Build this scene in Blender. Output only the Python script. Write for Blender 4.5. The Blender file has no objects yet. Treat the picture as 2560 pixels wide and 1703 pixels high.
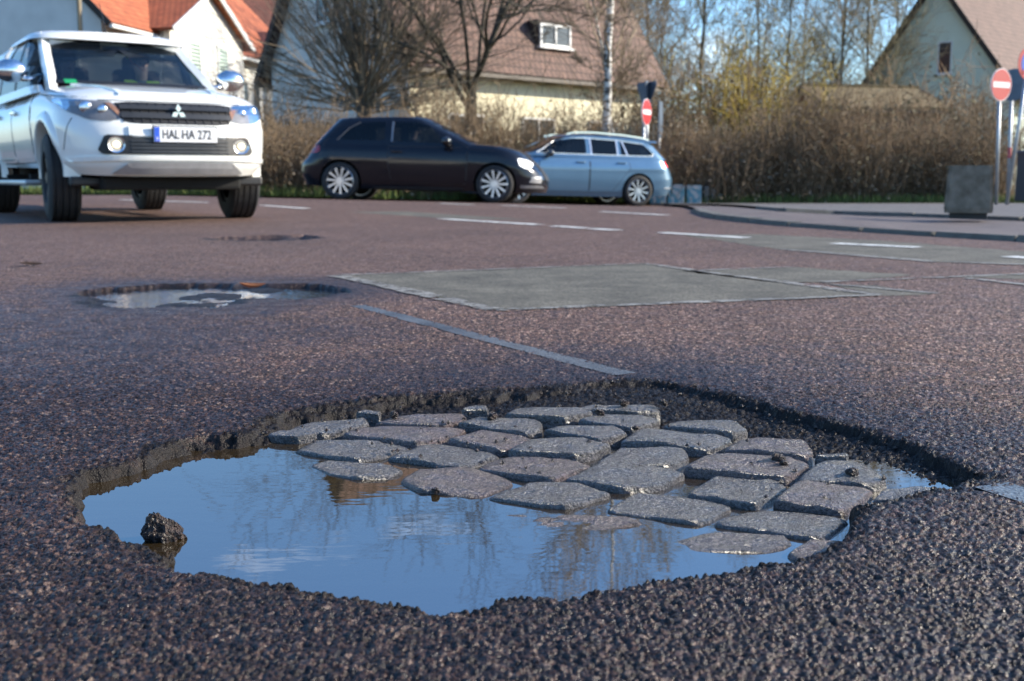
import bpy, bmesh, math, random
import numpy as np
from mathutils import Vector, Matrix

SC = bpy.context.scene
COL = SC.collection
random.seed(5)

# ------------------------------------------------------------------ camera, sky, sun, exposure
FPX, Y0, CAMH = 2800.0, 446.0, 0.37          # focal length in photo pixels, horizon row, camera height
TH = math.atan((851.5 - Y0) / FPX)
cd = bpy.data.cameras.new('camera')
cam = bpy.data.objects.new('camera', cd); COL.objects.link(cam)
cam.location = (0, 0, CAMH); cam.rotation_euler = (math.pi / 2 - TH, 0, 0)
cd.sensor_width = 36; cd.lens = FPX / 2560 * 36
cd.clip_start = 0.02; cd.clip_end = 6000
cd.dof.use_dof = True; cd.dof.focus_distance = 1.5; cd.dof.aperture_fstop = 8.6; cd.dof.aperture_blades = 9
SC.camera = cam

SUN_AZ, SUN_EL = math.radians(84), math.radians(25)      # azimuth clockwise from +Y (the view direction)
world = bpy.data.worlds.new('World'); SC.world = world; world.use_nodes = True
def build_world():
    nt = world.node_tree; n = nt.nodes; L = nt.links
    bg = n['Background']
    sky = n.new('ShaderNodeTexSky'); sky.sky_type = 'NISHITA'; sky.sun_disc = False
    sky.sun_elevation = SUN_EL; sky.sun_rotation = SUN_AZ
    sky.air_density = 1.0; sky.dust_density = 0.7; sky.ozone_density = 4.5
    tc = n.new('ShaderNodeTexCoord')
    mp = n.new('ShaderNodeMapping'); mp.inputs['Scale'].default_value = (1.6, 1.6, 5.0); mp.inputs['Location'].default_value = (3.9, 2.6, 0.9)
    no = n.new('ShaderNodeTexNoise'); no.inputs['Scale'].default_value = 2.2; no.inputs['Detail'].default_value = 7; no.inputs['Roughness'].default_value = .58
    cr = n.new('ShaderNodeValToRGB'); cr.color_ramp.elements[0].position = .60; cr.color_ramp.elements[1].position = .86
    mx = n.new('ShaderNodeMix'); mx.data_type = 'RGBA'
    mx.inputs['B'].default_value = (8.2, 8.6, 9.2, 1)
    hs = n.new('ShaderNodeHueSaturation'); hs.inputs['Saturation'].default_value = 1.12
    L.new(tc.outputs['Generated'], mp.inputs['Vector']); L.new(mp.outputs[0], no.inputs['Vector'])
    L.new(no.outputs['Fac'], cr.inputs['Fac']); L.new(cr.outputs['Color'], mx.inputs['Factor'])
    L.new(sky.outputs[0], hs.inputs['Color']); L.new(hs.outputs[0], mx.inputs['A'])
    L.new(mx.outputs['Result'], bg.inputs['Color'])
    bg.inputs['Strength'].default_value = 0.15
build_world()
sl = bpy.data.lights.new('sun', 'SUN'); sl.energy = 4.3; sl.angle = math.radians(.53); sl.color = (1, .90, .74)
so = bpy.data.objects.new('sun', sl); COL.objects.link(so)
so.location = (30, 3, 20)
sdir = Vector((math.sin(SUN_AZ) * math.cos(SUN_EL), math.cos(SUN_AZ) * math.cos(SUN_EL), math.sin(SUN_EL)))
so.rotation_euler = sdir.to_track_quat('Z', 'Y').to_euler()
vs = SC.view_settings
vs.view_transform = 'Standard'; vs.look = 'None'; vs.gamma = 1; vs.exposure = 1.02; vs.use_curve_mapping = False
SC.cycles.use_denoising = True
SC.cycles.max_bounces = 6; SC.cycles.transparent_max_bounces = 12
SC.cycles.caustics_reflective = False; SC.cycles.caustics_refractive = False
SC.cycles.sample_clamp_indirect = 6

# ------------------------------------------------------------------ helpers
def sstep(a, b, x):
    t = np.clip((np.asarray(x, float) - a) / (b - a), 0, 1)
    return t * t * (3 - 2 * t)

def terrain(x, y):
    """Gentle fall of the street: zero round the potholes, falling away beyond the crossing."""
    x = np.asarray(x, float); y = np.asarray(y, float)
    z = -.19 * sstep(15, 27, y) - .0225 * np.clip(x, -6, 4) * sstep(12, 18, y)
    z = z - .10 * sstep(2.2, 4.2, x) * sstep(5.5, 9.5, y) * (1 - sstep(12, 18, y))
    return z

CT, ST = math.cos(TH), math.sin(TH)
def ray(px, py):
    a, c = (px - 1280) / FPX, (851.5 - py) / FPX
    return np.array([a, CT + c * ST, -ST + c * CT])
def G(px, py, z=None):
    """Photo pixel -> point on the street surface (or on the level z)."""
    d = ray(px, py); zz = 0.0 if z is None else z
    for _ in range(40):
        t = (zz - CAMH) / d[2]; p = np.array([0, 0, CAMH]) + t * d
        if z is not None: break
        zz = .5 * zz + .5 * float(terrain(p[0], p[1]))
    return p
def AT(px, py, y):
    """Photo pixel -> point at distance y."""
    d = ray(px, py); t = y / d[1]
    return np.array([0, 0, CAMH]) + t * d

def hash2(ix, iy, k=0):
    h = (ix.astype(np.int64) * 374761393 + iy.astype(np.int64) * 668265263 + k * 974634777) & 0x7fffffff
    h = ((h ^ (h >> 13)) * 1274126177) & 0x7fffffff
    h = (h ^ (h >> 16)) & 0xffffff
    return h / float(0xffffff)
def vnoise(x, y, k=0):
    ix = np.floor(x); iy = np.floor(y); fx = x - ix; fy = y - iy
    fx = fx * fx * (3 - 2 * fx); fy = fy * fy * (3 - 2 * fy)
    a = hash2(ix, iy, k); b = hash2(ix + 1, iy, k); c = hash2(ix, iy + 1, k); d = hash2(ix + 1, iy + 1, k)
    return (a + (b - a) * fx) * (1 - fy) + (c + (d - c) * fx) * fy
def fbm(x, y, k=0, o=4):
    s = 0; a = .5
    for i in range(o):
        s = s + a * vnoise(x, y, k + i); x = x * 2.03; y = y * 2.03; a *= .5
    return s
def grains(x, y, cell, k=0):
    """Height of a bed of rounded grains (0..1), one per jittered cell."""
    u = x / cell; v = y / cell; iu = np.floor(u); iv = np.floor(v)
    best = np.zeros_like(u)
    for dx in (-1, 0, 1):
        for dy in (-1, 0, 1):
            cx = iu + dx; cy = iv + dy
            px = cx + .15 + .7 * hash2(cx, cy, k); py = cy + .15 + .7 * hash2(cx, cy, k + 1)
            r = .45 + .4 * hash2(cx, cy, k + 2); h = .35 + .65 * hash2(cx, cy, k + 3)
            q = ((u - px) ** 2 + (v - py) ** 2) / (r * r)
            best = np.maximum(best, h * np.clip(1.9 * (1 - np.sqrt(q)), 0, 1))
    return best

def nmat(name, rough=.6, **kw):
    m = bpy.data.materials.new(name); m.use_nodes = True
    b = m.node_tree.nodes['Principled BSDF']; b.inputs['Roughness'].default_value = rough
    return m, m.node_tree.nodes, m.node_tree.links, b
MATS = {}
def mat(name, col, rough=.6, metal=0, var=.12, scale=12, bump=0, bscale=60, coat=0, spec=.5, emit=None, estr=0, rvar=.0, col2=None):
    """Plain procedural surface: colour broken up by noise, optional fine relief."""
    if name in MATS: return MATS[name]
    m, n, L, b = nmat(name, rough)
    b.inputs['Metallic'].default_value = metal; b.inputs['Coat Weight'].default_value = coat; b.inputs['Coat Roughness'].default_value = .04
    b.inputs['Specular IOR Level'].default_value = spec
    tc = n.new('ShaderNodeTexCoord')
    no = n.new('ShaderNodeTexNoise'); no.inputs['Scale'].default_value = scale; no.inputs['Detail'].default_value = 5
    L.new(tc.outputs['Object'], no.inputs['Vector'])
    cr = n.new('ShaderNodeValToRGB'); e = cr.color_ramp.elements; e[0].position = .3; e[1].position = .7
    c2 = col2 if col2 else tuple(min(1, c * (1 + var)) for c in col); c1 = col if col2 else tuple(c * (1 - var) for c in col)
    e[0].color = (*c1, 1); e[1].color = (*c2, 1)
    L.new(no.outputs['Fac'], cr.inputs['Fac']); L.new(cr.outputs['Color'], b.inputs['Base Color'])
    if rvar:
        mr = n.new('ShaderNodeMapRange'); mr.inputs['To Min'].default_value = max(.02, rough - rvar); mr.inputs['To Max'].default_value = min(1, rough + rvar)
        L.new(no.outputs['Fac'], mr.inputs['Value']); L.new(mr.outputs[0], b.inputs['Roughness'])
    if bump:
        nb = n.new('ShaderNodeTexNoise'); nb.inputs['Scale'].default_value = bscale; nb.inputs['Detail'].default_value = 4
        L.new(tc.outputs['Object'], nb.inputs['Vector'])
        bp = n.new('ShaderNodeBump'); bp.inputs['Strength'].default_value = bump; bp.inputs['Distance'].default_value = .02
        L.new(nb.outputs['Fac'], bp.inputs['Height']); L.new(bp.outputs[0], b.inputs['Normal'])
    if emit:
        b.inputs['Emission Color'].default_value = (*emit, 1); b.inputs['Emission Strength'].default_value = estr
    MATS[name] = m
    return m

def link(name, me, parent=None, m=None, **props):
    o = bpy.data.objects.new(name, me); COL.objects.link(o)
    if parent is not None: o.parent = parent
    if m is not None and me is not None:
        me.materials.clear(); me.materials.append(m)
    for k, v in props.items(): o[k] = v
    return o
def mesh_np(name, v, f, smooth=False):
    """v (n,3), f (m,3|4) arrays -> mesh, quickly."""
    me = bpy.data.meshes.new(name); v = np.asarray(v, np.float32); f = np.asarray(f, np.int32)
    k = f.shape[1]
    me.vertices.add(len(v)); me.vertices.foreach_set('co', v.ravel())
    me.loops.add(f.size); me.loops.foreach_set('vertex_index', f.ravel())
    me.polygons.add(len(f)); me.polygons.foreach_set('loop_start', np.arange(0, f.size, k, dtype=np.int32))
    me.polygons.foreach_set('loop_total', np.full(len(f), k, np.int32))
    me.polygons.foreach_set('use_smooth', np.full(len(f), smooth))
    me.update(calc_edges=True); return me
def from_bm(name, bm, smooth=False):
    me = bpy.data.meshes.new(name); bmesh.ops.recalc_face_normals(bm, faces=bm.faces[:]); bm.to_mesh(me); bm.free()
    if smooth:
        for p in me.polygons: p.use_smooth = True
    return me
def box(bm, c, s, rz=0, bevel=0):
    r = bmesh.ops.create_cube(bm, size=1, matrix=Matrix.Translation(c) @ Matrix.Rotation(rz, 4, 'Z') @ Matrix.Diagonal((*s, 1)))
    if bevel:
        ed = list({e for v in r['verts'] for e in v.link_edges})
        bmesh.ops.bevel(bm, geom=ed, offset=bevel, segments=2, affect='EDGES', profile=.5)
def cyl(bm, p0, p1, r0, r1=None, n=12, caps=True):
    p0 = Vector(p0); p1 = Vector(p1); d = p1 - p0
    M = Matrix.Translation((p0 + p1) / 2) @ d.to_track_quat('Z', 'Y').to_matrix().to_4x4()
    bmesh.ops.create_cone(bm, cap_ends=caps, segments=n, radius1=r0, radius2=r0 if r1 is None else r1, depth=d.length, matrix=M)
def poly_prism(bm, pts, off):
    """Closed prism: polygon pts (3D) and the same shifted by off."""
    off = Vector(off); a = [bm.verts.new(p) for p in pts]; b = [bm.verts.new(Vector(p) + off) for p in pts]
    bm.faces.new(a); bm.faces.new(b[::-1])
    for i in range(len(a)):
        j = (i + 1) % len(a); bm.faces.new((a[i], b[i], b[j], a[j]))
def B(fn, name, parent=None, m=None, smooth=False, **props):
    bm = bmesh.new(); fn(bm); return link(name, from_bm(name, bm, smooth), parent, m, **props)
def empty(name, loc, rz=0, **props):
    o = bpy.data.objects.new(name, None); COL.objects.link(o); o.location = loc; o.rotation_euler = (0, 0, rz); o.empty_display_size = .1
    for k, v in props.items(): o[k] = v
    return o
def auto_smooth(o, ang=40):
    me = o.data
    for p in me.polygons: p.use_smooth = True
    try: me.set_sharp_from_angle(angle=math.radians(ang))
    except Exception: pass

# ------------------------------------------------------------------ the road with its potholes
K1 = 2560 / 2357
RIM = [(150,1100),(165,1140),(190,1180),(215,1210),(290,1238),(345,1272),(390,1292),(430,1306),(500,1313),(560,1331),(640,1346),(740,1361),(840,1374),(900,1387),
 (1000,1393),(1100,1394),(1160,1382),(1250,1372),(1330,1362),(1400,1342),(1500,1331),(1600,1321),(1700,1306),(1800,1291),(1870,1272),(1920,1252),(1958,1222),(1964,1185),
 (2010,1158),(2080,1140),(2200,1118),(2285,1106),(2300,1098),(2200,1060),(2130,1030),(2000,990),(1900,962),(1800,940),(1700,911),(1600,890),(1500,873),(1450,870),
 (1400,874),(1300,885),(1200,892),(1100,895),(1000,905),(900,911),(850,916),(750,931),(650,946),(602,962),(578,990),(500,1001),(430,1006),(335,1027),(312,1056),(200,1076)]
RIM = np.array([G(x * K1, y * K1, 0)[:2] for x, y in RIM])
RIM2 = [(165,742),(215,722),(330,712),(470,708),(640,710),(790,712),(850,722),(800,735),(760,742),(640,752),(560,764),(450,772),(330,772),(230,765)]
RIM2 = np.array([G(x, y, 0)[:2] for x, y in RIM2])
RIM3 = [(520,597),(600,592),(690,587),(760,588),(815,594),(760,599),(690,603),(600,602)]
RIM3 = np.array([G(x, y, 0)[:2] for x, y in RIM3])
def sdist(poly, x, y):
    """Signed distance to a polygon, positive inside."""
    d = np.full(x.shape, 1e9); ins = np.zeros(x.shape, bool)
    for i in range(len(poly)):
        ax, ay = poly[i]; bx, by = poly[(i + 1) % len(poly)]
        ex, ey = bx - ax, by - ay
        t = np.clip(((x - ax) * ex + (y - ay) * ey) / (ex * ex + ey * ey + 1e-12), 0, 1)
        d = np.minimum(d, (x - ax - t * ex) ** 2 + (y - ay - t * ey) ** 2)
        c = ((ay > y) != (by > y)) & (x < (bx - ax) * (y - ay) / (by - ay + 1e-12) + ax)
        ins ^= c
    d = np.sqrt(d)
    return np.where(ins, d, -d)

ZW = -.020                                   # water level in the big pothole
WL0 = np.array([-.19, 1.385]); WN = np.array([.4385, .899])
def stone_top(x, y): return ZW + .002 + .040 * ((x - WL0[0]) * WN[0] + (y - WL0[1]) * WN[1])
ZW2 = -.016

def strip_poly(a, b, w):
    p, q = G(*a)[:2], G(*b)[:2]; d = (q - p) / np.linalg.norm(q - p); n = np.array([-d[1], d[0]]) * w / 2
    return np.array([p + n, p - n, q - n, q + n])
PATCH_PX = [[(842, 690), (1610, 660), (2195, 739), (1240, 777)], [(1700, 679), (1985, 669), (2280, 688), (2052, 707), (1940, 706)], [(2065, 711), (2180, 714), (2345, 735), (2215, 740)],
            [(1705, 588), (1900, 586), (2200, 602), (2700, 640), (2700, 668), (2330, 655), (1950, 624)], [(865, 530), (1010, 529), (1330, 550), (1150, 548)], [(2330, 692), (2560, 684), (2760, 690), (2640, 700)]]
STRIPS = [((895, 764), (1560, 936), .05), ((2478, 1213), (2700, 1282), .055)]
PATCHES = [np.array([G(*p)[:2] for p in q]) for q in PATCH_PX] + [strip_poly(*q) for q in STRIPS]
def road_height(x, y):
    z = terrain(x, y)
    wet = np.zeros_like(x)
    g_amp = .0027 * (1 - sstep(2.5, 6, y)) * sstep(.4, .6, y) * (1 - sstep(.55, .75, np.abs(x) / np.maximum(y + .2, .3)))
    near = (y > .4) & (y < 9.5)
    xs, ys = x[near], y[near]
    cell = .0052
    g = .65 * grains(xs, ys, cell) + .35 * grains(xs + 3.1, ys + 1.7, cell * 1.9, 9)
    zz = g_amp[near] * (g * 1.9 - .8) + .0022 * (fbm(xs * 9, ys * 9, 3) - .5) * (g_amp[near] / .0027)
    # main hole
    m = (xs > -.85) & (xs < 1.0) & (ys > .85) & (ys < 2.6)
    px, py = xs[m], ys[m]
    sd = sdist(RIM, px, py) + (fbm(px * 20, py * 20, 21) - .47) * .050 + (fbm(px * 75, py * 75, 31, 2) - .37) * .018
    top = stone_top(px, py)
    floor = top - .024 + .006 * (fbm(px * 30, py * 30, 41) - .5)
    floor = np.minimum(floor, -.013)
    # gravel lifts towards the right-hand tip and along the far edge
    lift = sstep(.38, .62, px) * sstep(1.28, 1.36, py)
    floor = floor + lift * .008
    floor = floor - .02 * sstep(.02, -.25, (px - WL0[0]) * WN[0] + (py - WL0[1]) * WN[1])
    ledge = -.013 - .006 * fbm(px * 18, py * 18, 51)
    k1 = sstep(-.002, .007, sd); k2 = sstep(.010, .040, sd + (fbm(px * 30, py * 30, 77) - .47) * .04)
    farside = sstep(1.45, 1.62, py) * (1 - sstep(.15, .3, px - (py - 1.9) * -.9))
    kk = farside * (k1 * .5 * ledge / -.016 * .5 + k2 * .75) + (1 - farside) * sstep(-.002, .011 + .006 * fbm(px * 40, py * 40, 5) + .016 * sstep(.12, -.15, px), sd)
    kk = np.clip(kk, 0, 1)
    gi = grains(px, py, .0075, 60) * .0042 + grains(px, py, .0036, 66) * .0016
    crumble = sstep(-.02, .0, sd) * (1 - sstep(.0, .05, sd))
    base = zz[m]
    zz[m] = base * (1 - .3 * kk) * (1 + .5 * crumble) + kk * (floor + gi - .002) - .003 * sstep(-.03, .002, sd) * (1 - kk)
    # second hole
    for R_, d_ in ((RIM2, .021), (RIM3, .032)):
        x0, y0_ = R_.min(0) - .3; x1, y1_ = R_.max(0) + .3
        m = (xs > x0) & (xs < x1) & (ys > y0_) & (ys < y1_)
        px, py = xs[m], ys[m]
        sd = sdist(R_, px, py) + (fbm(px * 6, py * 6, 91) - .47) * .26
        fl = -d_ + .040 * (fbm(px * 7, py * 7, 93) - .42)
        zz[m] += sstep(-.006, .014 + .10 * sstep(.1, -.1, py - R_.mean(0)[1]), sd) * fl
    for poly in PATCHES:
        lo = poly.min(0) - .1; hi = poly.max(0) + .1; m = (xs > lo[0]) & (xs < hi[0]) & (ys > lo[1]) & (ys < hi[1])
        if m.any():
            k = sstep(.008, .03, sdist(poly, xs[m], ys[m])); zz[m] = zz[m] * (1 - k) - .006 * k
    z = z.copy(); z[near] += zz
    return z

def build_road():
    rows = [-60, -30, -14, -6, -2.5, -1, -.2, .2, .4, .55, .64]
    y = .70
    while y < 9.8:
        rows.append(y)
        dy = .8 * y * y / 414
        y += max(.0018, min(dy, .003)) if y < 1.9 else min(dy, .003 * 1.012 ** (len(rows) - n19))
        if y < 1.9: n19 = len(rows)
    while y < 900:
        rows.append(y); y *= 1.03 if y < 40 else 1.12
    rows = np.array(rows)
    n = 330
    c = np.linspace(0, 1, n + 1)[1:]
    ext = 1 + np.cumsum(.02 * 1.42 ** np.arange(20))
    c = np.concatenate([c, ext]); cols = np.concatenate([-c[::-1], [0], c])
    w = np.where(rows > .5, .06 + .5 * rows, .31)
    X = cols[None, :] * w[:, None]; Y = np.repeat(rows[:, None], len(cols), 1)
    Z = road_height(X.ravel(), Y.ravel())
    v = np.stack([X.ravel(), Y.ravel(), Z], 1)
    nr, nc = X.shape
    i = np.arange(nr * nc).reshape(nr, nc)
    f = np.stack([i[:-1, :-1], i[:-1, 1:], i[1:, 1:], i[1:, :-1]], -1).reshape(-1, 4)
    me = mesh_np('road', v, f, True)
    # how wet and dirty the surface is (a real stain round the hole, fading outwards)
    x, yy = v[:, 0], v[:, 1]
    d = np.full(len(x), -9.0); m = (yy > .3) & (yy < 4) & (np.abs(x) < 3); d[m] = sdist(RIM, x[m], yy[m])
    d2 = np.full(len(x), -9.0); m2 = (yy > 1.5) & (yy < 7) & (np.abs(x) < 5); d2[m2] = sdist(RIM2, x[m2], yy[m2])
    wet = sstep(-.75, .0, d + .4 * (fbm(x * 3, yy * 3, 111) - .5)) * .85
    wet = np.maximum(wet, sstep(-.5, 0, d2 + .5 * (fbm(x * 2, yy * 2, 112) - .5)) * .8)
    wet = np.maximum(wet, sstep(-.25, -1.1, x / np.maximum(yy, .4) * 2.2 + (fbm(x * 1.5, yy * 1.5, 113) - .5)) * (1 - sstep(2.6, 4.2, yy)) * .8)
    wet = np.maximum(wet, (1 - sstep(1.0, 1.6, yy)) * .9)
    pit = np.maximum(sstep(-.022, .006, d + (fbm(x * 22, yy * 22, 21) - .47) * .03), sstep(-.03, .02, d2 + (fbm(x * 6, yy * 6, 91) - .47) * .26))
    d3 = np.full(len(x), -9.0); m3 = (yy > 5) & (yy < 9) & (np.abs(x) < 4); d3[m3] = sdist(RIM3, x[m3], yy[m3]); pit = np.maximum(pit, .8 * sstep(-.05, .02, d3 + (fbm(x * 6, yy * 6, 91) - .47) * .26))
    for nm, arr in (('wet', wet), ('pit', pit)):
        a = me.attributes.new(nm, 'FLOAT', 'POINT'); a.data.foreach_set('value', arr.astype(np.float32))
    return me

def asphalt_material():
    m, n, L, b = nmat('asphalt', .6)
    tc = n.new('ShaderNodeTexCoord')
    v = n.new('ShaderNodeTexVoronoi'); v.inputs['Scale'].default_value = 150; v.inputs['Randomness'].default_value = 1.0; L.new(tc.outputs['Object'], v.inputs['Vector'])
    sp = n.new('ShaderNodeSeparateColor'); L.new(v.outputs['Color'], sp.inputs[0])
    cr = n.new('ShaderNodeValToRGB'); el = cr.color_ramp.elements
    el[0].position = 0; el[0].color = (.060, .042, .034, 1)
    el[1].position = 1; el[1].color = (.62, .43, .33, 1)
    for p, c in ((.35, (.108, .062, .048)), (.62, (.205, .113, .086)), (.86, (.32, .185, .14))):
        e = el.new(p); e.color = (*c, 1)
    L.new(sp.outputs[0], cr.inputs[0])
    # large blotches
    no = n.new('ShaderNodeTexNoise'); no.inputs['Scale'].default_value = 1.1; no.inputs['Detail'].default_value = 6; L.new(tc.outputs['Object'], no.inputs['Vector'])
    mr = n.new('ShaderNodeMapRange'); mr.inputs['From Min'].default_value = .3; mr.inputs['From Max'].default_value = .7; mr.inputs['To Min'].default_value = .82; mr.inputs['To Max'].default_value = 1.15
    L.new(no.outputs['Fac'], mr.inputs['Value'])
    aw = n.new('ShaderNodeAttribute'); aw.attribute_name = 'wet'
    ap = n.new('ShaderNodeAttribute'); ap.attribute_name = 'pit'
    # wet stone is darker
    wm = n.new('ShaderNodeMapRange'); wm.inputs['To Min'].default_value = .80; wm.inputs['To Max'].default_value = .17; L.new(aw.outputs['Fac'], wm.inputs['Value'])
    mu = n.new('ShaderNodeMath'); mu.operation = 'MULTIPLY'; L.new(mr.outputs[0], mu.inputs[0]); L.new(wm.outputs[0], mu.inputs[1])
    mc = n.new('ShaderNodeMix'); mc.data_type = 'RGBA'; mc.blend_type = 'MULTIPLY'; mc.inputs['Factor'].default_value = 1
    L.new(cr.outputs[0], mc.inputs['A']); L.new(mu.outputs[0], mc.inputs['B'])
    # dark binder between the stones
    v3 = n.new('ShaderNodeTexVoronoi'); v3.feature = 'DISTANCE_TO_EDGE'; v3.inputs['Scale'].default_value = 150; L.new(tc.outputs['Object'], v3.inputs['Vector'])
    bd = n.new('ShaderNodeMapRange'); bd.inputs['From Min'].default_value = .02; bd.inputs['From Max'].default_value = .16; bd.inputs['To Min'].default_value = .30; bd.inputs['To Max'].default_value = 1.12; L.new(v3.outputs['Distance'], bd.inputs['Value'])
    mb = n.new('ShaderNodeMix'); mb.data_type = 'RGBA'; mb.blend_type = 'MULTIPLY'; mb.inputs['Factor'].default_value = 1; L.new(mc.outputs['Result'], mb.inputs['A']); L.new(bd.outputs[0], mb.inputs['B']); mc = mb
    # the pit: dark bitumen and dirt
    pc = n.new('ShaderNodeMix'); pc.data_type = 'RGBA'; pc.inputs['B'].default_value = (.013, .011, .010, 1)
    pf = n.new('ShaderNodeMath'); pf.operation = 'MULTIPLY'; pf.inputs[1].default_value = .93; L.new(ap.outputs['Fac'], pf.inputs[0])
    L.new(pf.outputs[0], pc.inputs['Factor']); L.new(mc.outputs['Result'], pc.inputs['A'])
    L.new(pc.outputs['Result'], b.inputs['Base Color'])
    rr = n.new('ShaderNodeMapRange'); rr.inputs['To Min'].default_value = .72; rr.inputs['To Max'].default_value = .30; L.new(aw.outputs['Fac'], rr.inputs['Value'])
    rp = n.new('ShaderNodeMix'); rp.data_type = 'FLOAT'; rp.inputs['B'].default_value = .42; L.new(ap.outputs['Fac'], rp.inputs['Factor']); nr = n.new('ShaderNodeTexNoise'); nr.inputs['Scale'].default_value = 14; nr.inputs['Detail'].default_value = 5; L.new(tc.outputs['Object'], nr.inputs['Vector'])
    ra = n.new('ShaderNodeMath'); ra.operation = 'MULTIPLY_ADD'; ra.inputs[1].default_value = .7; ra.use_clamp = True; L.new(nr.outputs['Fac'], ra.inputs[0])
    rs = n.new('ShaderNodeMath'); rs.operation = 'SUBTRACT'; rs.inputs[1].default_value = .36; L.new(rr.outputs[0], rs.inputs[0]); L.new(rs.outputs[0], ra.inputs[2]); L.new(ra.outputs[0], rp.inputs['A']); L.new(rp.outputs['Result'], b.inputs['Roughness'])
    sm = n.new('ShaderNodeMapRange'); sm.inputs['To Min'].default_value = .36; sm.inputs['To Max'].default_value = .16; L.new(ap.outputs['Fac'], sm.inputs['Value']); L.new(sm.outputs[0], b.inputs['Specular IOR Level'])
    # relief of the aggregate
    v2 = n.new('ShaderNodeTexVoronoi'); v2.inputs['Scale'].default_value = 330; L.new(tc.outputs['Object'], v2.inputs['Vector'])
    n2 = n.new('ShaderNodeTexNoise'); n2.inputs['Scale'].default_value = 900; n2.inputs['Detail'].default_value = 3; L.new(tc.outputs['Object'], n2.inputs['Vector'])
    ad = n.new('ShaderNodeMath'); ad.operation = 'MULTIPLY_ADD'; ad.inputs[1].default_value = -1.0; L.new(v2.outputs['Distance'], ad.inputs[0]); L.new(n2.outputs['Fac'], ad.inputs[2])
    bp = n.new('ShaderNodeBump'); bp.inputs['Strength'].default_value = .55; bp.inputs['Distance'].default_value = .003
    L.new(ad.outputs[0], bp.inputs['Height']); L.new(bp.outputs[0], b.inputs['Normal'])
    return m
road = link('road', build_road(), None, asphalt_material(), kind='structure')

# ------------------------------------------------------------------ cobblestones laid bare in the hole
def z6(p): return (700 + p[0] * 900 / 2357, 950 + p[1] * 900 / 2357)
def z7(p): return (1400 + p[0] * 1160 / 2357, 900 + p[1] * 1160 / 2357)
ST6 = [[(400,352),(560,280),(1195,298),(1215,315),(1010,398),(870,412),(640,385)],[(90,450),(230,375),(700,385),(860,435),(700,497),(520,512),(330,490)],
 [(200,548),(300,510),(700,530),(800,580),(700,635),(500,638),(320,605)],[(665,490),(870,420),(1040,400),(1400,455),(1435,485),(1210,562),(1000,535),(860,512)],
 [(1075,398),(1330,318),(1570,345),(1650,372),(1510,448),(1420,452)],[(1130,290),(1290,250),(1700,255),(1740,310),(1640,350),(1300,308)],
 [(1465,468),(1650,375),(1990,375),(2185,430),(1960,510),(1760,478)],[(1280,578),(1490,490),(1800,485),(2060,560),(1830,662),(1600,622)],
 [(790,660),(930,585),(1250,575),(1550,655),(1320,762),(1150,748),(920,722)],[(1345,768),(1640,665),(1900,680),(2180,740),(1880,832),(1700,818)],
 [(1695,322),(1800,295),(2200,300),(2290,350),(2080,392),(1900,355)],[(620,265),(780,225),(1200,220),(1240,260),(1060,292),(860,282)],
 [(10,335),(160,272),(540,255),(605,285),(380,345)],[(-90,372),(20,345),(200,350),(240,370),(140,388)],[(1190,205),(1260,182),(1350,182),(1360,205)],
 [(1460,232),(1560,190),(2000,190),(2050,215),(1880,250)],[(510,215),(560,204),(650,204),(650,222)]]
ST7 = [[(15,612),(210,535),(560,540),(635,570),(480,642),(310,652),(160,630)],[(510,335),(600,290),(880,300),(950,345),(860,372)],
 [(290,405),(400,350),(800,360),(870,390),(760,442),(540,425)],[(170,515),(300,430),(620,440),(650,480),(560,540),(390,528)],
 [(820,455),(920,395),(1240,405),(1280,470),(1240,500),(1000,475)],[(615,550),(760,475),(1180,480),(1270,525),(1150,605),(900,572)],
 [(640,682),(790,570),(1080,590),(1160,640),(1000,742),(850,715)],[(1195,600),(1340,515),(1560,520),(1660,618),(1540,628),(1380,607)],
 [(1070,722),(1230,620),(1520,625),(1600,660),(1450,768),(1270,748)],[(215,767),(380,675),(680,690),(870,745),(710,832),(480,795)],
 [(770,838),(960,755),(1370,760),(1460,800),(1330,915),(1050,875)],[(440,940),(830,872),(1150,902),(1165,940),(1050,985),(560,975)],
 [(1155,998),(1280,930),(1430,940),(1440,965),(1220,1030)],[(-250,862),(-60,790),(300,790),(440,835),(100,892)],
 [(80,312),(180,275),(440,285),(510,305),(360,348)],[(60,258),(130,228),(480,225),(500,258),(400,270)],[(1300,490),(1350,470),(1450,475),(1460,500)],
 [(1580,692),(1640,650),(1880,650),(1900,682),(1700,702)],[(-560,868),(-330,800),(-120,800),(-300,890)]]
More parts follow.
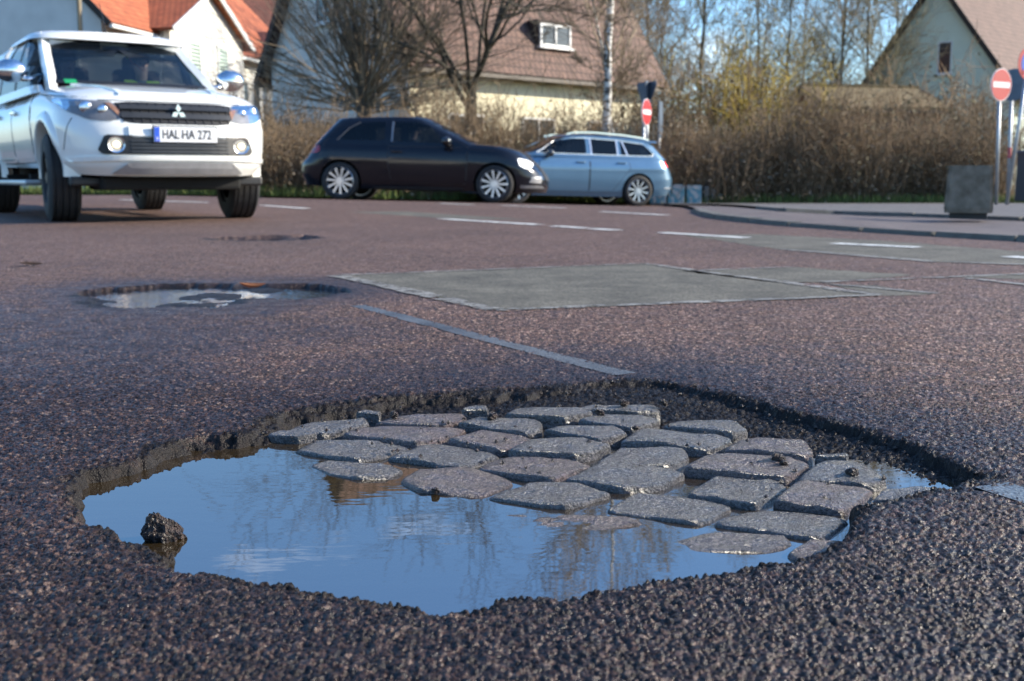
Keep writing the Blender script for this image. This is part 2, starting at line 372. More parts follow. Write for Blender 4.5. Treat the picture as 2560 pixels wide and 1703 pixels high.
def stone_material():
    m, n, L, b = nmat('wet_cobble', .3); b.inputs['Coat Weight'].default_value = .3; b.inputs['Coat Roughness'].default_value = .18; b.inputs['Coat IOR'].default_value = 1.6
    tc = n.new('ShaderNodeTexCoord'); oi = n.new('ShaderNodeObjectInfo')
    no = n.new('ShaderNodeTexNoise'); no.inputs['Scale'].default_value = 260; no.inputs['Detail'].default_value = 6; no.inputs['Roughness'].default_value = .7
    L.new(tc.outputs['Object'], no.inputs['Vector'])
    cr = n.new('ShaderNodeValToRGB'); e = cr.color_ramp.elements; e[0].position = .35; e[0].color = (.014, .014, .015, 1); e[1].position = .66; e[1].color = (.20, .195, .19, 1)
    cr2 = n.new('ShaderNodeValToRGB'); e = cr2.color_ramp.elements; e[0].position = .35; e[0].color = (.024, .017, .016, 1); e[1].position = .68; e[1].color = (.26, .175, .155, 1)
    L.new(no.outputs['Fac'], cr.inputs[0]); L.new(no.outputs['Fac'], cr2.inputs[0])
    at = n.new('ShaderNodeAttribute'); at.attribute_type = 'OBJECT'; at.attribute_name = 'redness'
    mx = n.new('ShaderNodeMix'); mx.data_type = 'RGBA'; L.new(at.outputs['Fac'], mx.inputs['Factor']); L.new(cr.outputs[0], mx.inputs['A']); L.new(cr2.outputs[0], mx.inputs['B'])
    # silt and grit lodged in patches
    n3 = n.new('ShaderNodeTexNoise'); n3.inputs['Scale'].default_value = 22; n3.inputs['Detail'].default_value = 6; L.new(tc.outputs['Object'], n3.inputs['Vector'])
    c3 = n.new('ShaderNodeValToRGB'); e = c3.color_ramp.elements; e[0].position = .52; e[0].color = (0, 0, 0, 1); e[1].position = .66; e[1].color = (.45, .45, .45, 1); L.new(n3.outputs['Fac'], c3.inputs[0])
    m3 = n.new('ShaderNodeMix'); m3.data_type = 'RGBA'; m3.inputs['B'].default_value = (.040, .034, .028, 1); L.new(c3.outputs[0], m3.inputs['Factor']); L.new(mx.outputs['Result'], m3.inputs['A'])
    L.new(m3.outputs['Result'], b.inputs['Base Color'])
    r3 = n.new('ShaderNodeMapRange'); r3.inputs['To Min'].default_value = .08; r3.inputs['To Max'].default_value = .36; L.new(n3.outputs['Fac'], r3.inputs['Value']); L.new(r3.outputs[0], b.inputs['Roughness'])
    nb = n.new('ShaderNodeTexNoise'); nb.inputs['Scale'].default_value = 105; nb.inputs['Detail'].default_value = 7; nb.inputs['Roughness'].default_value = .65; L.new(tc.outputs['Object'], nb.inputs['Vector'])
    bp = n.new('ShaderNodeBump'); bp.inputs['Strength'].default_value = 1.0; bp.inputs['Distance'].default_value = .015
    L.new(nb.outputs['Fac'], bp.inputs['Height']); L.new(bp.outputs[0], b.inputs['Normal'])
    b2 = n.new('ShaderNodeBump'); b2.inputs['Strength'].default_value = 1.0; b2.inputs['Distance'].default_value = .012; L.new(nb.outputs['Fac'], b2.inputs['Height']); L.new(b2.outputs[0], b.inputs['Coat Normal'])
    return m
M_STONE = stone_material()
def stone_plan(pix, drop):
    P = []
    for px, py in pix:
        z = -.03
        for _ in range(30):
            p = G(px, py, z); z = .5 * z + .5 * (float(stone_top(p[0], p[1])) - drop)
        P.append(p[:2])
    P = np.array(P); c = P.mean(0); return c + (P - c) * (1 + .003 / np.linalg.norm(P - c, axis=1, keepdims=True))
def keep_joints(polys, gap=.0065):
    """Push overlapping neighbours back to a common joint line."""
    for _ in range(2):
        for i in range(len(polys)):
            for j in range(i):
                A, C = polys[i], polys[j]
                if np.linalg.norm(A.mean(0) - C.mean(0)) > .3: continue
                best = None
                for R_, sg in ((A, 1), (C, -1)):
                    for k in range(len(R_)):
                        e = R_[(k + 1) % len(R_)] - R_[k]; n = np.array([-e[1], e[0]]); l = np.linalg.norm(n)
                        if l < 1e-6: continue
                        n = n / l
                        if n @ (C.mean(0) - A.mean(0)) < 0: n = -n
                        pen = (A @ n).max() - (C @ n).min()
                        if best is None or pen < best[0]: best = (pen, n)
                pen, n = best
                if pen > -gap:
                    mid = ((A @ n).max() + (C @ n).min()) / 2
                    d = np.maximum(0, A @ n - (mid - gap / 2)); A -= d[:, None] * n
                    d = np.maximum(0, (mid + gap / 2) - C @ n); C += d[:, None] * n
def cobble(P, k, drop=0.0):
    for _ in range(2):                                   # round the corners off
        Q = []
        for i in range(len(P)):
            a, b = P[i], P[(i + 1) % len(P)]; w_ = .90 if _ == 0 else .80; Q += [a * w_ + b * (1 - w_), a * (1 - w_) + b * w_]
        P = np.array(Q)
    c = P.mean(0); n = len(P)
    hk = hash2(np.array([k]), np.array([3]))[0] * .004 - .002; tx = (hash2(np.array([k]), np.array([4]))[0] - .5) * .05; ty = (hash2(np.array([k]), np.array([5]))[0] - .5) * .05
    rings = ((1.02, -.05), (1.015, -.016), (1.005, -.0065), (.985, -.0022), (.94, .0), (.86, .0008), (.74, .001), (.6, .0012), (.44, .0012), (.28, .001), (.12, .001))
    V = []
    for s, dz in rings:
        q = c + (P - c) * s
        q = q + (np.stack([fbm(q[:, 0] * 60, q[:, 1] * 60, 200 + k), fbm(q[:, 0] * 60, q[:, 1] * 60, 300 + k)], 1) - .47) * .007 * (1 if s > .8 else .3)
        zz = stone_top(q[:, 0], q[:, 1]) - drop + dz + .007 * (fbm(q[:, 0] * 60, q[:, 1] * 60, 400 + k) - .47) + .006 * (vnoise(q[:, 0] * 14 + k, q[:, 1] * 14, 500 + k) - .5) + hk + tx * (q[:, 0] - c[0]) + ty * (q[:, 1] - c[1])
        V.append(np.column_stack([q, zz]))
    V = np.concatenate(V); ctr = np.array([[c[0], c[1], V[-n:, 2].mean()]]); V = np.concatenate([V, ctr])
    F = []
    R = len(rings)
    for r in range(R - 1):
        for i in range(n):
            j = (i + 1) % n; F.append((r * n + i, r * n + j, (r + 1) * n + j, (r + 1) * n + i))
    for i in range(n): F.append(((R - 1) * n + i, (R - 1) * n + (i + 1) % n, len(V) - 1))
    o0 = np.array([c[0], c[1], float(stone_top(c[0], c[1])) - drop])
    me = bpy.data.meshes.new('cobblestone'); me.from_pydata((V - o0).tolist(), [], F); me.update()
    for p in me.polygons: p.use_smooth = True
    o = link('cobblestone', me, road, M_STONE); o.location = o0
    h = hash2(np.array([k]), np.array([7]))[0]
    o['redness'] = float(.15 + .85 * sstep(.1, -.12, (c[0] - WL0[0]) * WN[0] + (c[1] - WL0[1]) * WN[1]) * (.5 + .5 * h)) if h < .8 else .8
DROP = {len(ST6) + 11: .001, len(ST6) + 13: .003, len(ST6) + 18: .004}
PLANS = [stone_plan([z6(p) for p in q], DROP.get(i, 0)) for i, q in enumerate(ST6)] + [stone_plan([z7(p) for p in q], DROP.get(len(ST6) + i, 0)) for i, q in enumerate(ST7)]
keep_joints(PLANS)
for i, q in enumerate(PLANS): cobble(q, i, DROP.get(i, 0))

# ------------------------------------------------------------------ water standing in the holes
def water_material(bump=.014, mud=(.085, .055, .022), ior=7.0, fine=1.0):
    m = bpy.data.materials.new('puddle_water'); m.use_nodes = True; n = m.node_tree.nodes; L = m.node_tree.links
    n.remove(n['Principled BSDF']); out = n['Material Output']
    tc = n.new('ShaderNodeTexCoord')
    mp = n.new('ShaderNodeMapping'); mp.inputs['Scale'].default_value = (9 * fine, 26 * fine, 1); L.new(tc.outputs['Object'], mp.inputs['Vector'])
    no = n.new('ShaderNodeTexNoise'); no.inputs['Scale'].default_value = 1.4; no.inputs['Detail'].default_value = 2.5; L.new(mp.outputs[0], no.inputs['Vector'])
    bp = n.new('ShaderNodeBump'); bp.inputs['Strength'].default_value = bump; bp.inputs['Distance'].default_value = .01; L.new(no.outputs['Fac'], bp.inputs['Height'])
    fr = n.new('ShaderNodeFresnel'); fr.inputs['IOR'].default_value = ior; L.new(bp.outputs[0], fr.inputs['Normal'])
    gl = n.new('ShaderNodeBsdfGlossy'); gl.inputs['Roughness'].default_value = .0; L.new(bp.outputs[0], gl.inputs['Normal'])
    df = n.new('ShaderNodeBsdfDiffuse'); df.inputs['Color'].default_value = (*mud, 1)
    tr = n.new('ShaderNodeBsdfTransparent'); tr.inputs['Color'].default_value = (.75, .62, .42, 1)
    m1 = n.new('ShaderNodeMixShader'); m1.inputs[0].default_value = .42; L.new(tr.outputs[0], m1.inputs[1]); L.new(df.outputs[0], m1.inputs[2])
    m2 = n.new('ShaderNodeMixShader'); L.new(fr.outputs[0], m2.inputs[0]); L.new(m1.outputs[0], m2.inputs[1]); L.new(gl.outputs[0], m2.inputs[2])
    L.new(m2.outputs[0], out.inputs['Surface']); return m
M_WATER = water_material()
def sheet(name, pts, z, m, parent=None, **props):
    me = bpy.data.meshes.new(name); me.from_pydata([(p[0], p[1], z) for p in pts], [], [list(range(len(pts)))]); me.update()
    return link(name, me, parent, m, **props)
sheet('puddle_water', [(-.72, .90), (.62, .90), (.62, 1.50), (.0, 1.62), (-.72, 1.66)], ZW, M_WATER, kind='structure')
c2 = RIM2.mean(0)
sheet('puddle_water', c2 + (RIM2 - c2) * 1.02, ZW2, water_material(.22, ior=4.0, fine=1.5), kind='structure')
# ------------------------------------------------------------------ vehicles
def lerp_tab(tab):
    xs = np.array([p[0] for p in tab], float); ys = np.array([p[1] for p in tab], float)
    def f(x): return np.interp(x, xs, ys)
    return f
def smooth_tab(tab, s=.06):
    g = lerp_tab(tab); k = np.linspace(-1, 1, 7)
    def f(x):
        x = np.asarray(x, float); return sum(g(x + s * q) for q in k) / 7
    return f
class Shell:
    """A car body: rounded plan outline lofted from its underside (t=0) to its shoulder (t=1), closed by a crowned top."""
    def __init__(s, hw, W, Lf, Lr, zb, zt, x1f, x1r, nf=3.2, nr=3.6, crown=.03, tap=None, rel=None):
        s.hw = hw; s.W = lerp_tab(W); s.Lf = lerp_tab(Lf); s.Lr = lerp_tab(Lr); s.zb = smooth_tab(zb, .03); s.zt = smooth_tab(zt)
        s.f1 = (lambda t: s.Lf(t) - rel) if rel else (lambda t: x1f); s.r1 = (lambda t: s.Lr(t) + rel) if rel else (lambda t: x1r); s.nf = nf; s.nr = nr; s.crown = crown; s.tap = smooth_tab(tap) if tap else (lambda x: 1 + 0 * np.asarray(x, float))
    def width(s, x, t):
        w = s.hw * s.W(t); x = np.asarray(x, float)
        a = np.clip((x - s.f1(t)) / (s.Lf(t) - s.f1(t)), 0, 1); b = np.clip((s.r1(t) - x) / (s.r1(t) - s.Lr(t)), 0, 1)
        return w * s.tap(x) * (1 - a ** s.nf) ** (1 / s.nf) * (1 - b ** s.nr) ** (1 / s.nr)
    def t_of(s, x, z): return np.clip((z - s.zb(x)) / (s.zt(x) - s.zb(x)), 0, 1)
    def side(s, x, z): return s.width(x, s.t_of(x, z))
    def front(s, y, z, end=1):
        x = s.Lf(.5) if end > 0 else s.Lr(.5)
        for _ in range(12):
            t = s.t_of(x, z); L = s.Lf(t) if end > 0 else s.Lr(t); x1 = s.f1(t) if end > 0 else s.r1(t); n = s.nf if end > 0 else s.nr
            q = np.clip(np.abs(y) / (s.hw * s.W(t) * s.tap(x)), 0, .999)
            x = .4 * x + .6 * (x1 + (L - x1) * (1 - q ** n) ** (1 / n))
        return x
    def mesh(s, name, nl=22, ns=30, na=16, top=True, bottom=True):
        V = []; F = []
        ts = np.linspace(0, 1, nl)
        ph = np.linspace(0, np.pi / 2, na)
        half = None
        for t in ts:
            Lf, Lr = s.Lf(t), s.Lr(t)
            x1f, x1r = s.f1(t), s.r1(t); xf = x1f + (Lf - x1f) * np.cos(ph) ** (2 / s.nf)
            xm = np.linspace(x1f, x1r, ns)[1:-1]
            xr = x1r - (x1r - Lr) * np.sin(ph) ** (2 / s.nr)
            x = np.concatenate([xf, xm, xr]); yf = s.hw * s.W(t) * np.sin(ph) ** (2 / s.nf) * s.tap(xf)
            ym = s.hw * s.W(t) * s.tap(xm); yr = s.hw * s.W(t) * np.cos(ph) ** (2 / s.nr) * s.tap(xr)
            y = np.concatenate([yf, ym, yr]); z = s.zb(x) + t * (s.zt(x) - s.zb(x))
            y[0] = 0; y[-1] = 0
            m = len(x)
            # full loop: left side front->rear then right side rear->front (shared end points)
            V.append(np.concatenate([np.stack([x, y, z], 1), np.stack([x[1:-1], -y[1:-1], z[1:-1]], 1)[::-1]]))
        N = len(V[0])
        for k in range(nl - 1):
            for i in range(N):
                j = (i + 1) % N; F.append((k * N + i, k * N + j, (k + 1) * N + j, (k + 1) * N + i))
        V = list(np.concatenate(V))
        def cap(base, cr):
            M = 8; rows = []
            for i in range(m):
                a = base + i; b = base + (N - i) % N
                if i in (0, m - 1): rows.append([a]); continue
                row = [a]
                pa, pb = np.array(V[a]), np.array(V[b])
                for q in range(1, M):
                    u = q / M; p = pa * (1 - u) + pb * u; p[2] += cr * (1 - (2 * u - 1) ** 4); V.append(p); row.append(len(V) - 1)
                row.append(b); rows.append(row)
            for i in range(m - 1):
                A, Bq = rows[i], rows[i + 1]
                if len(A) == 1: F.extend((A[0], Bq[q], Bq[q + 1]) for q in range(len(Bq) - 1))
                elif len(Bq) == 1: F.extend((A[q], Bq[0], A[q + 1]) for q in range(len(A) - 1))
                else: F.extend((A[q], Bq[q], Bq[q + 1], A[q + 1]) for q in range(len(A) - 1))
        if top: cap((nl - 1) * N, s.crown)
        if bottom: cap(0, 0)
        me = bpy.data.meshes.new(name); me.from_pydata([tuple(v) for v in V], [], F); me.update()
        bm = bmesh.new(); bm.from_mesh(me); bmesh.ops.remove_doubles(bm, verts=bm.verts[:], dist=1e-4); bmesh.ops.recalc_face_normals(bm, faces=bm.faces[:]); bm.to_mesh(me); bm.free()
        return me

def patch(bm, poly, fn, off, thick, step=.06):
    """A panel cut to the outline poly (2D), laid on a surface fn(a,b,off)->xyz, standing off by off, with a rim of depth thick."""
    b2 = bmesh.new()
    b2.faces.new([b2.verts.new((p[0], p[1], 0)) for p in poly])
    P = np.array(poly); lo, hi = P.min(0), P.max(0)
    for ax in (0, 1):
        for c in np.arange(math.floor(lo[ax] / step) * step + step, hi[ax], step):
            co = [0, 0, 0]; no = [0, 0, 0]; co[ax] = c; no[ax] = 1
            bmesh.ops.bisect_plane(b2, geom=b2.verts[:] + b2.edges[:] + b2.faces[:], plane_co=co, plane_no=no)
    idx = {}
    bnd = [(e.verts[0], e.verts[1]) for e in b2.edges if e.is_boundary]
    for v in b2.verts: idx[v] = bm.verts.new(fn(v.co.x, v.co.y, off))
    for f in b2.faces: bm.faces.new([idx[v] for v in f.verts])
    if thick:
        bk = {}
        for a, b in bnd:
            for v in (a, b):
                if v not in bk: bk[v] = bm.verts.new(fn(v.co.x, v.co.y, off - thick))
            bm.faces.new((idx[a], idx[b], bk[b], bk[a]))
    b2.free()
def chaikin(P, n=2, w=.8):
    P = [np.array(p, float) for p in P]
    for _ in range(n):
        Q = []
        for i in range(len(P)):
            a, b = P[i], P[(i + 1) % len(P)]; Q += [a * w + b * (1 - w), a * (1 - w) + b * w]
        P = Q
    return [tuple(p) for p in P]

M_TYRE = mat('tyre_rubber', (.018, .018, .019), .75, bump=.3, bscale=80)
M_BLACK = mat('black_plastic', (.016, .016, .017), .5, var=.2)
M_WELL = mat('underbody_black', (.008, .008, .008), .9)
M_ALLOY = mat('alloy_rim', (.62, .63, .65), .28, metal=.85, var=.06)
M_DARKRIM = mat('dark_rim', (.03, .03, .032), .45, metal=.4)
M_CHROME = mat('chrome', (.75, .77, .8), .12, metal=1, var=.03)
M_PLATE = mat('plate_white', (.78, .79, .8), .4, var=.03)
M_EU = mat('plate_blue', (.02, .09, .55), .4)
M_INK = mat('plate_ink', (.012, .012, .014), .5)
M_LAMP = mat('lamp_lit', (.9, .85, .7), .2, emit=(1, .62, .28), estr=2.2)
M_DRL = mat('lamp_white_lit', (.9, .9, .9), .2, emit=(1, .98, .92), estr=.55)
M_REDLIT = mat('lamp_red_lit', (.5, .02, .02), .25, emit=(1, .06, .05), estr=2.2)
M_RED = mat('lamp_red', (.30, .012, .016), .2, coat=.5)
M_SEAT = mat('seat_fabric', (.03, .032, .036), .9)
M_SKIN = mat('skin', (.5, .32, .25), .6, var=.05)
M_HIVIS = mat('hivis_yellow', (.45, .75, .05), .7, var=.05)
M_ORANGE = mat('orange_red', (.75, .08, .03), .6, var=.05)
M_HAIR = mat('dark_hair', (.03, .022, .018), .7)
M_HEADLINER = mat('visor_cloth', (.45, .47, .46), .9)
def paint(name, col, flake=.0, rough=.32):
    if name in MATS: return MATS[name]
    m = mat(name, col, rough, var=.03, scale=5, coat=.9 if sum(col) > .1 else .45, metal=flake, spec=.5 if sum(col) > .1 else .3)
    return m
def glass_mat(name, tint, k, ior=1.52):
    """Car glass: sky reflections over a tinted, partly see-through pane."""
    m = bpy.data.materials.new(name); m.use_nodes = True; n = m.node_tree.nodes; L = m.node_tree.links; n.remove(n['Principled BSDF']); out = n['Material Output']
    tr = n.new('ShaderNodeBsdfTransparent'); tr.inputs['Color'].default_value = (*[c * k for c in tint], 1)
    gl = n.new('ShaderNodeBsdfGlossy'); gl.inputs['Roughness'].default_value = .02
    tc = n.new('ShaderNodeTexCoord'); no = n.new('ShaderNodeTexNoise'); no.inputs['Scale'].default_value = 1.5; L.new(tc.outputs['Object'], no.inputs['Vector'])
    bp = n.new('ShaderNodeBump'); bp.inputs['Strength'].default_value = .03; L.new(no.outputs['Fac'], bp.inputs['Height']); L.new(bp.outputs[0], gl.inputs['Normal'])
    fr = n.new('ShaderNodeFresnel'); fr.inputs['IOR'].default_value = ior
    df = n.new('ShaderNodeBsdfDiffuse'); df.inputs['Color'].default_value = (.02, .03, .04, 1)
    m0 = n.new('ShaderNodeMixShader'); m0.inputs[0].default_value = .12; L.new(tr.outputs[0], m0.inputs[1]); L.new(df.outputs[0], m0.inputs[2])
    mx = n.new('ShaderNodeMixShader'); L.new(fr.outputs[0], mx.inputs[0]); L.new(m0.outputs[0], mx.inputs[1]); L.new(gl.outputs[0], mx.inputs[2])
    L.new(mx.outputs[0], out.inputs['Surface']); return m
M_GLASS = glass_mat('car_glass', (.80, .92, 1.0), .62)
M_GLASS_DARK = glass_mat('tinted_glass', (.7, .85, 1.0), .34)
M_LENS = glass_mat('lamp_lens', (1, 1, 1), .92, 1.22)

def lathe(bm, prof, n=40):
    """prof: (r, y) closed profile turned about the y axis."""
    rings = []
    for i in range(n):
        a = 2 * math.pi * i / n
        rings.append([bm.verts.new((r * math.cos(a), y, r * math.sin(a))) for r, y in prof])
    m = len(prof)
    for i in range(n):
        A, C = rings[i], rings[(i + 1) % n]
        for k in range(m): bm.faces.new((A[k], A[(k + 1) % m], C[(k + 1) % m], C[k]))
def wheel(parent, loc, R, w, rr, sgn, rim_m, spokes=10, steer=0, grooves=0, rot=0.0):
    """A wheel (tyre, rim, spokes, hub) whose outer face looks towards y*sgn."""
    e = empty('wheel', loc); e.parent = parent; e.rotation_euler = (0, 0, steer)
    h = w / 2
    prof = [(rr, -h * .86), (rr + .012, -h * .98), (R - .045, -h), (R - .014, -h * .86)]
    if grooves:
        for g in range(grooves):
            c = -h * .62 + g * (h * 1.24) / max(1, grooves - 1); prof += [(R, c - .016 if g else -h * .8), (R, c - .007), (R - .009, c - .006), (R - .009, c + .006), (R, c + .007)]
        prof += [(R, h * .8)]
    else: prof += [(R, -h * .7), (R, h * .7)]
    prof += [(R - .014, h * .86), (R - .045, h), (rr + .012, h * .98), (rr, h * .86)]
    t = B(lambda bm: lathe(bm, prof, 48), 'tyre', e, M_TYRE); auto_smooth(t, 35)
    yo = sgn * h
    prof = [(rr + .004, -h * .8), (rr + .004, h * .8), (rr - .012, h * .9), (rr - .022, h * .7), (rr - .022, -h * .8)]
    if sgn < 0: prof = [(r, -y) for r, y in prof]
    rim = B(lambda bm: lathe(bm, prof, 40), 'rim', e, rim_m); auto_smooth(rim, 40)
    def disc(bm):
        cyl(bm, (0, yo * .15, 0), (0, yo * .3, 0), rr - .02, n=32)
    B(disc, 'brake_disc', e, M_WELL)
    for i in range(spokes):
        a = rot + 2 * math.pi * i / spokes
        def sp(bm):
            w0, w1 = .024, .036
            q = []
            for r, ww, yy in ((.04, w0, .78), (rr - .016, w1, .84)):
                for s in (-1, 1):
                    for dy in (0, -.16):
                        p = Vector((r, 0, s * ww / 2)); q.append(bm.verts.new((p.x * math.cos(a) - p.z * math.sin(a), yo * (yy + dy), p.x * math.sin(a) + p.z * math.cos(a))))
            for f in ((0, 1, 3, 2), (4, 6, 7, 5), (0, 2, 6, 4), (1, 5, 7, 3), (0, 4, 5, 1), (2, 3, 7, 6)): bm.faces.new([q[k] for k in f])
        B(sp, 'spoke', e, rim_m)
    B(lambda bm: cyl(bm, (0, yo * .4, 0), (0, yo * .9, 0), .062, .05, n=24), 'hub_cap', e, rim_m)
    return e

def arch_cut(me, holes, name):
    """Cut the wheel wells out of a body mesh."""
    o = bpy.data.objects.new(name, me); COL.objects.link(o)
    me.materials.append(M_WELL) if len(me.materials) > 1 else None
    cb = bmesh.new()
    for (x, z, R, y0, y1) in holes:
        for s in (-1, 1): cyl(cb, (x, s * y0, z), (x, s * y1, z), R, n=48)
    cm = from_bm('cutter', cb); co = bpy.data.objects.new('cutter', cm); COL.objects.link(co)
    mo = o.modifiers.new('b', 'BOOLEAN'); mo.operation = 'DIFFERENCE'; mo.object = co; mo.solver = 'EXACT'
    dg = bpy.context.evaluated_depsgraph_get(); dg.update()
    r = bpy.data.meshes.new_from_object(o.evaluated_get(dg))
    bpy.data.objects.remove(o); bpy.data.objects.remove(co); r.name = name
    return r
def two_tone(o, dark, test):
    """Faces for which test(center) holds take the second material."""
    o.data.materials.append(dark); k = len(o.data.materials) - 1
    for p in o.data.polygons:
        if test(p.center, p.normal): p.material_index = k
def bar(bm, pts, w, h, up=(0, 0, 1)):
    """A strip of rectangular section along pts (w across, h along up)."""
    P = [Vector(p) for p in pts]; rows = []; up = Vector(up)
    for i, p in enumerate(P):
        d = (P[min(i + 1, len(P) - 1)] - P[max(i - 1, 0)]).normalized(); sd = d.cross(up).normalized(); u2 = sd.cross(d)
        rows.append([bm.verts.new(p + sd * a * w / 2 + u2 * b * h / 2) for a, b in ((-1, -1), (1, -1), (1, 1), (-1, 1))])
    for A, C in zip(rows, rows[1:]):
        for k in range(4): bm.faces.new((A[k], A[(k + 1) % 4], C[(k + 1) % 4], C[k]))
    bm.faces.new(rows[0][::-1]); bm.faces.new(rows[-1])
def text_on(body, size, loc_fn, m, parent, name, depth=.002, squeeze=1.0):
    cu = bpy.data.curves.new('t', 'FONT'); cu.body = body; cu.size = size; cu.align_x = 'CENTER'; cu.align_y = 'CENTER'; cu.extrude = depth
    cu.offset = size * .012; cu.resolution_u = 3
    o = bpy.data.objects.new('t', cu); COL.objects.link(o)
    dg = bpy.context.evaluated_depsgraph_get(); dg.update()
    me = bpy.data.meshes.new_from_object(o.evaluated_get(dg)); bpy.data.objects.remove(o)
    for v in me.vertices: v.co = loc_fn(v.co.x * squeeze, v.co.y, v.co.z)
    return link(name, me, parent, m)
def ellipsoid(bm, c, s, n=12):
    bmesh.ops.create_uvsphere(bm, u_segments=n * 2, v_segments=n, radius=1, matrix=Matrix.Translation(c) @ Matrix.Diagonal((*s, 1)))

def seated_person(label, group, parent_root, x, y, z, vest, top, hair=M_HAIR):
    """Someone sitting in a car, seen through the glass: one continuous skinned body, head with hair, clothing."""
    me = bpy.data.meshes.new('person')
    J = [((0, 0, .05), .16, .14), ((-.03, 0, .25), .15, .13), ((-.05, 0, .45), .17, .12), ((-.05, 0, .56), .07, .07), ((-.03, 0, .64), .06, .06), ((-.02, 0, .72), .085, .075), ((-.02, 0, .80), .075, .07),
         ((-.04, .19, .50), .07, .06), ((.10, .24, .28), .05, .05), ((.34, .17, .36), .04, .04), ((.42, .15, .40), .045, .03),
         ((-.04, -.19, .50), .07, .06), ((.10, -.24, .28), .05, .05), ((.34, -.17, .36), .04, .04), ((.42, -.15, .40), .045, .03),
         ((.25, .1, .02), .09, .08), ((.45, .1, .0), .07, .07), ((.25, -.1, .02), .09, .08), ((.45, -.1, .0), .07, .07)]
    E_ = [(0, 1), (1, 2), (2, 3), (3, 4), (4, 5), (5, 6), (2, 7), (7, 8), (8, 9), (9, 10), (2, 11), (11, 12), (12, 13), (13, 14), (0, 15), (15, 16), (0, 17), (17, 18)]
    me.from_pydata([j[0] for j in J], E_, []); o = bpy.data.objects.new('person', me); COL.objects.link(o)
    mo = o.modifiers.new('s', 'SKIN'); 
    for i, j in enumerate(J): me.skin_vertices[0].data[i].radius = (j[1], j[2])
    me.skin_vertices[0].data[0].use_root = True
    o.modifiers.new('u', 'SUBSURF').levels = 2
    dg = bpy.context.evaluated_depsgraph_get(); dg.update(); r = bpy.data.meshes.new_from_object(o.evaluated_get(dg)); bpy.data.objects.remove(o)
    p = link('person', r, None, top, label=label, category='person', group=group)
    r.materials.append(M_SKIN)
    for q in r.polygons:
        q.use_smooth = True
        if q.center.z > .58 or q.center.x > .37 and q.center.z > .25: q.material_index = 1
    p.matrix_world = parent_root @ Matrix.Translation((x, y, z))
    def hr(bm):
        ellipsoid(bm, (-.045, 0, .79), (.105, .095, .095), 8)
        bmesh.ops.delete(bm, geom=[v for v in bm.verts if v.co.x > .03 and v.co.z < .82], context='VERTS')
    B(hr, 'hair', p, hair, True)
    for s in (-1, 1): B(lambda bm: ellipsoid(bm, (.068, s * .03, .745), (.012, .014, .009), 5), 'eye', p, M_INK, True)
    B(lambda bm: ellipsoid(bm, (.075, 0, .715), (.02, .013, .022), 5), 'nose', p, M_SKIN, True)
    B(lambda bm: ellipsoid(bm, (.066, 0, .68), (.012, .024, .006), 5), 'mouth', p, mat('lip', (.35, .13, .11), .6), True)
    if vest:
        def vs_(bm):
            for s in (-1, 1): bar(bm, [(.14, s * .11, .10), (.12, s * .12, .30), (.09, s * .11, .45), (-.02, s * .11, .57), (-.16, s * .11, .5)], .13, .02, up=(1, 0, .3))
        B(vs_, 'vest', p, vest, False)
    return p

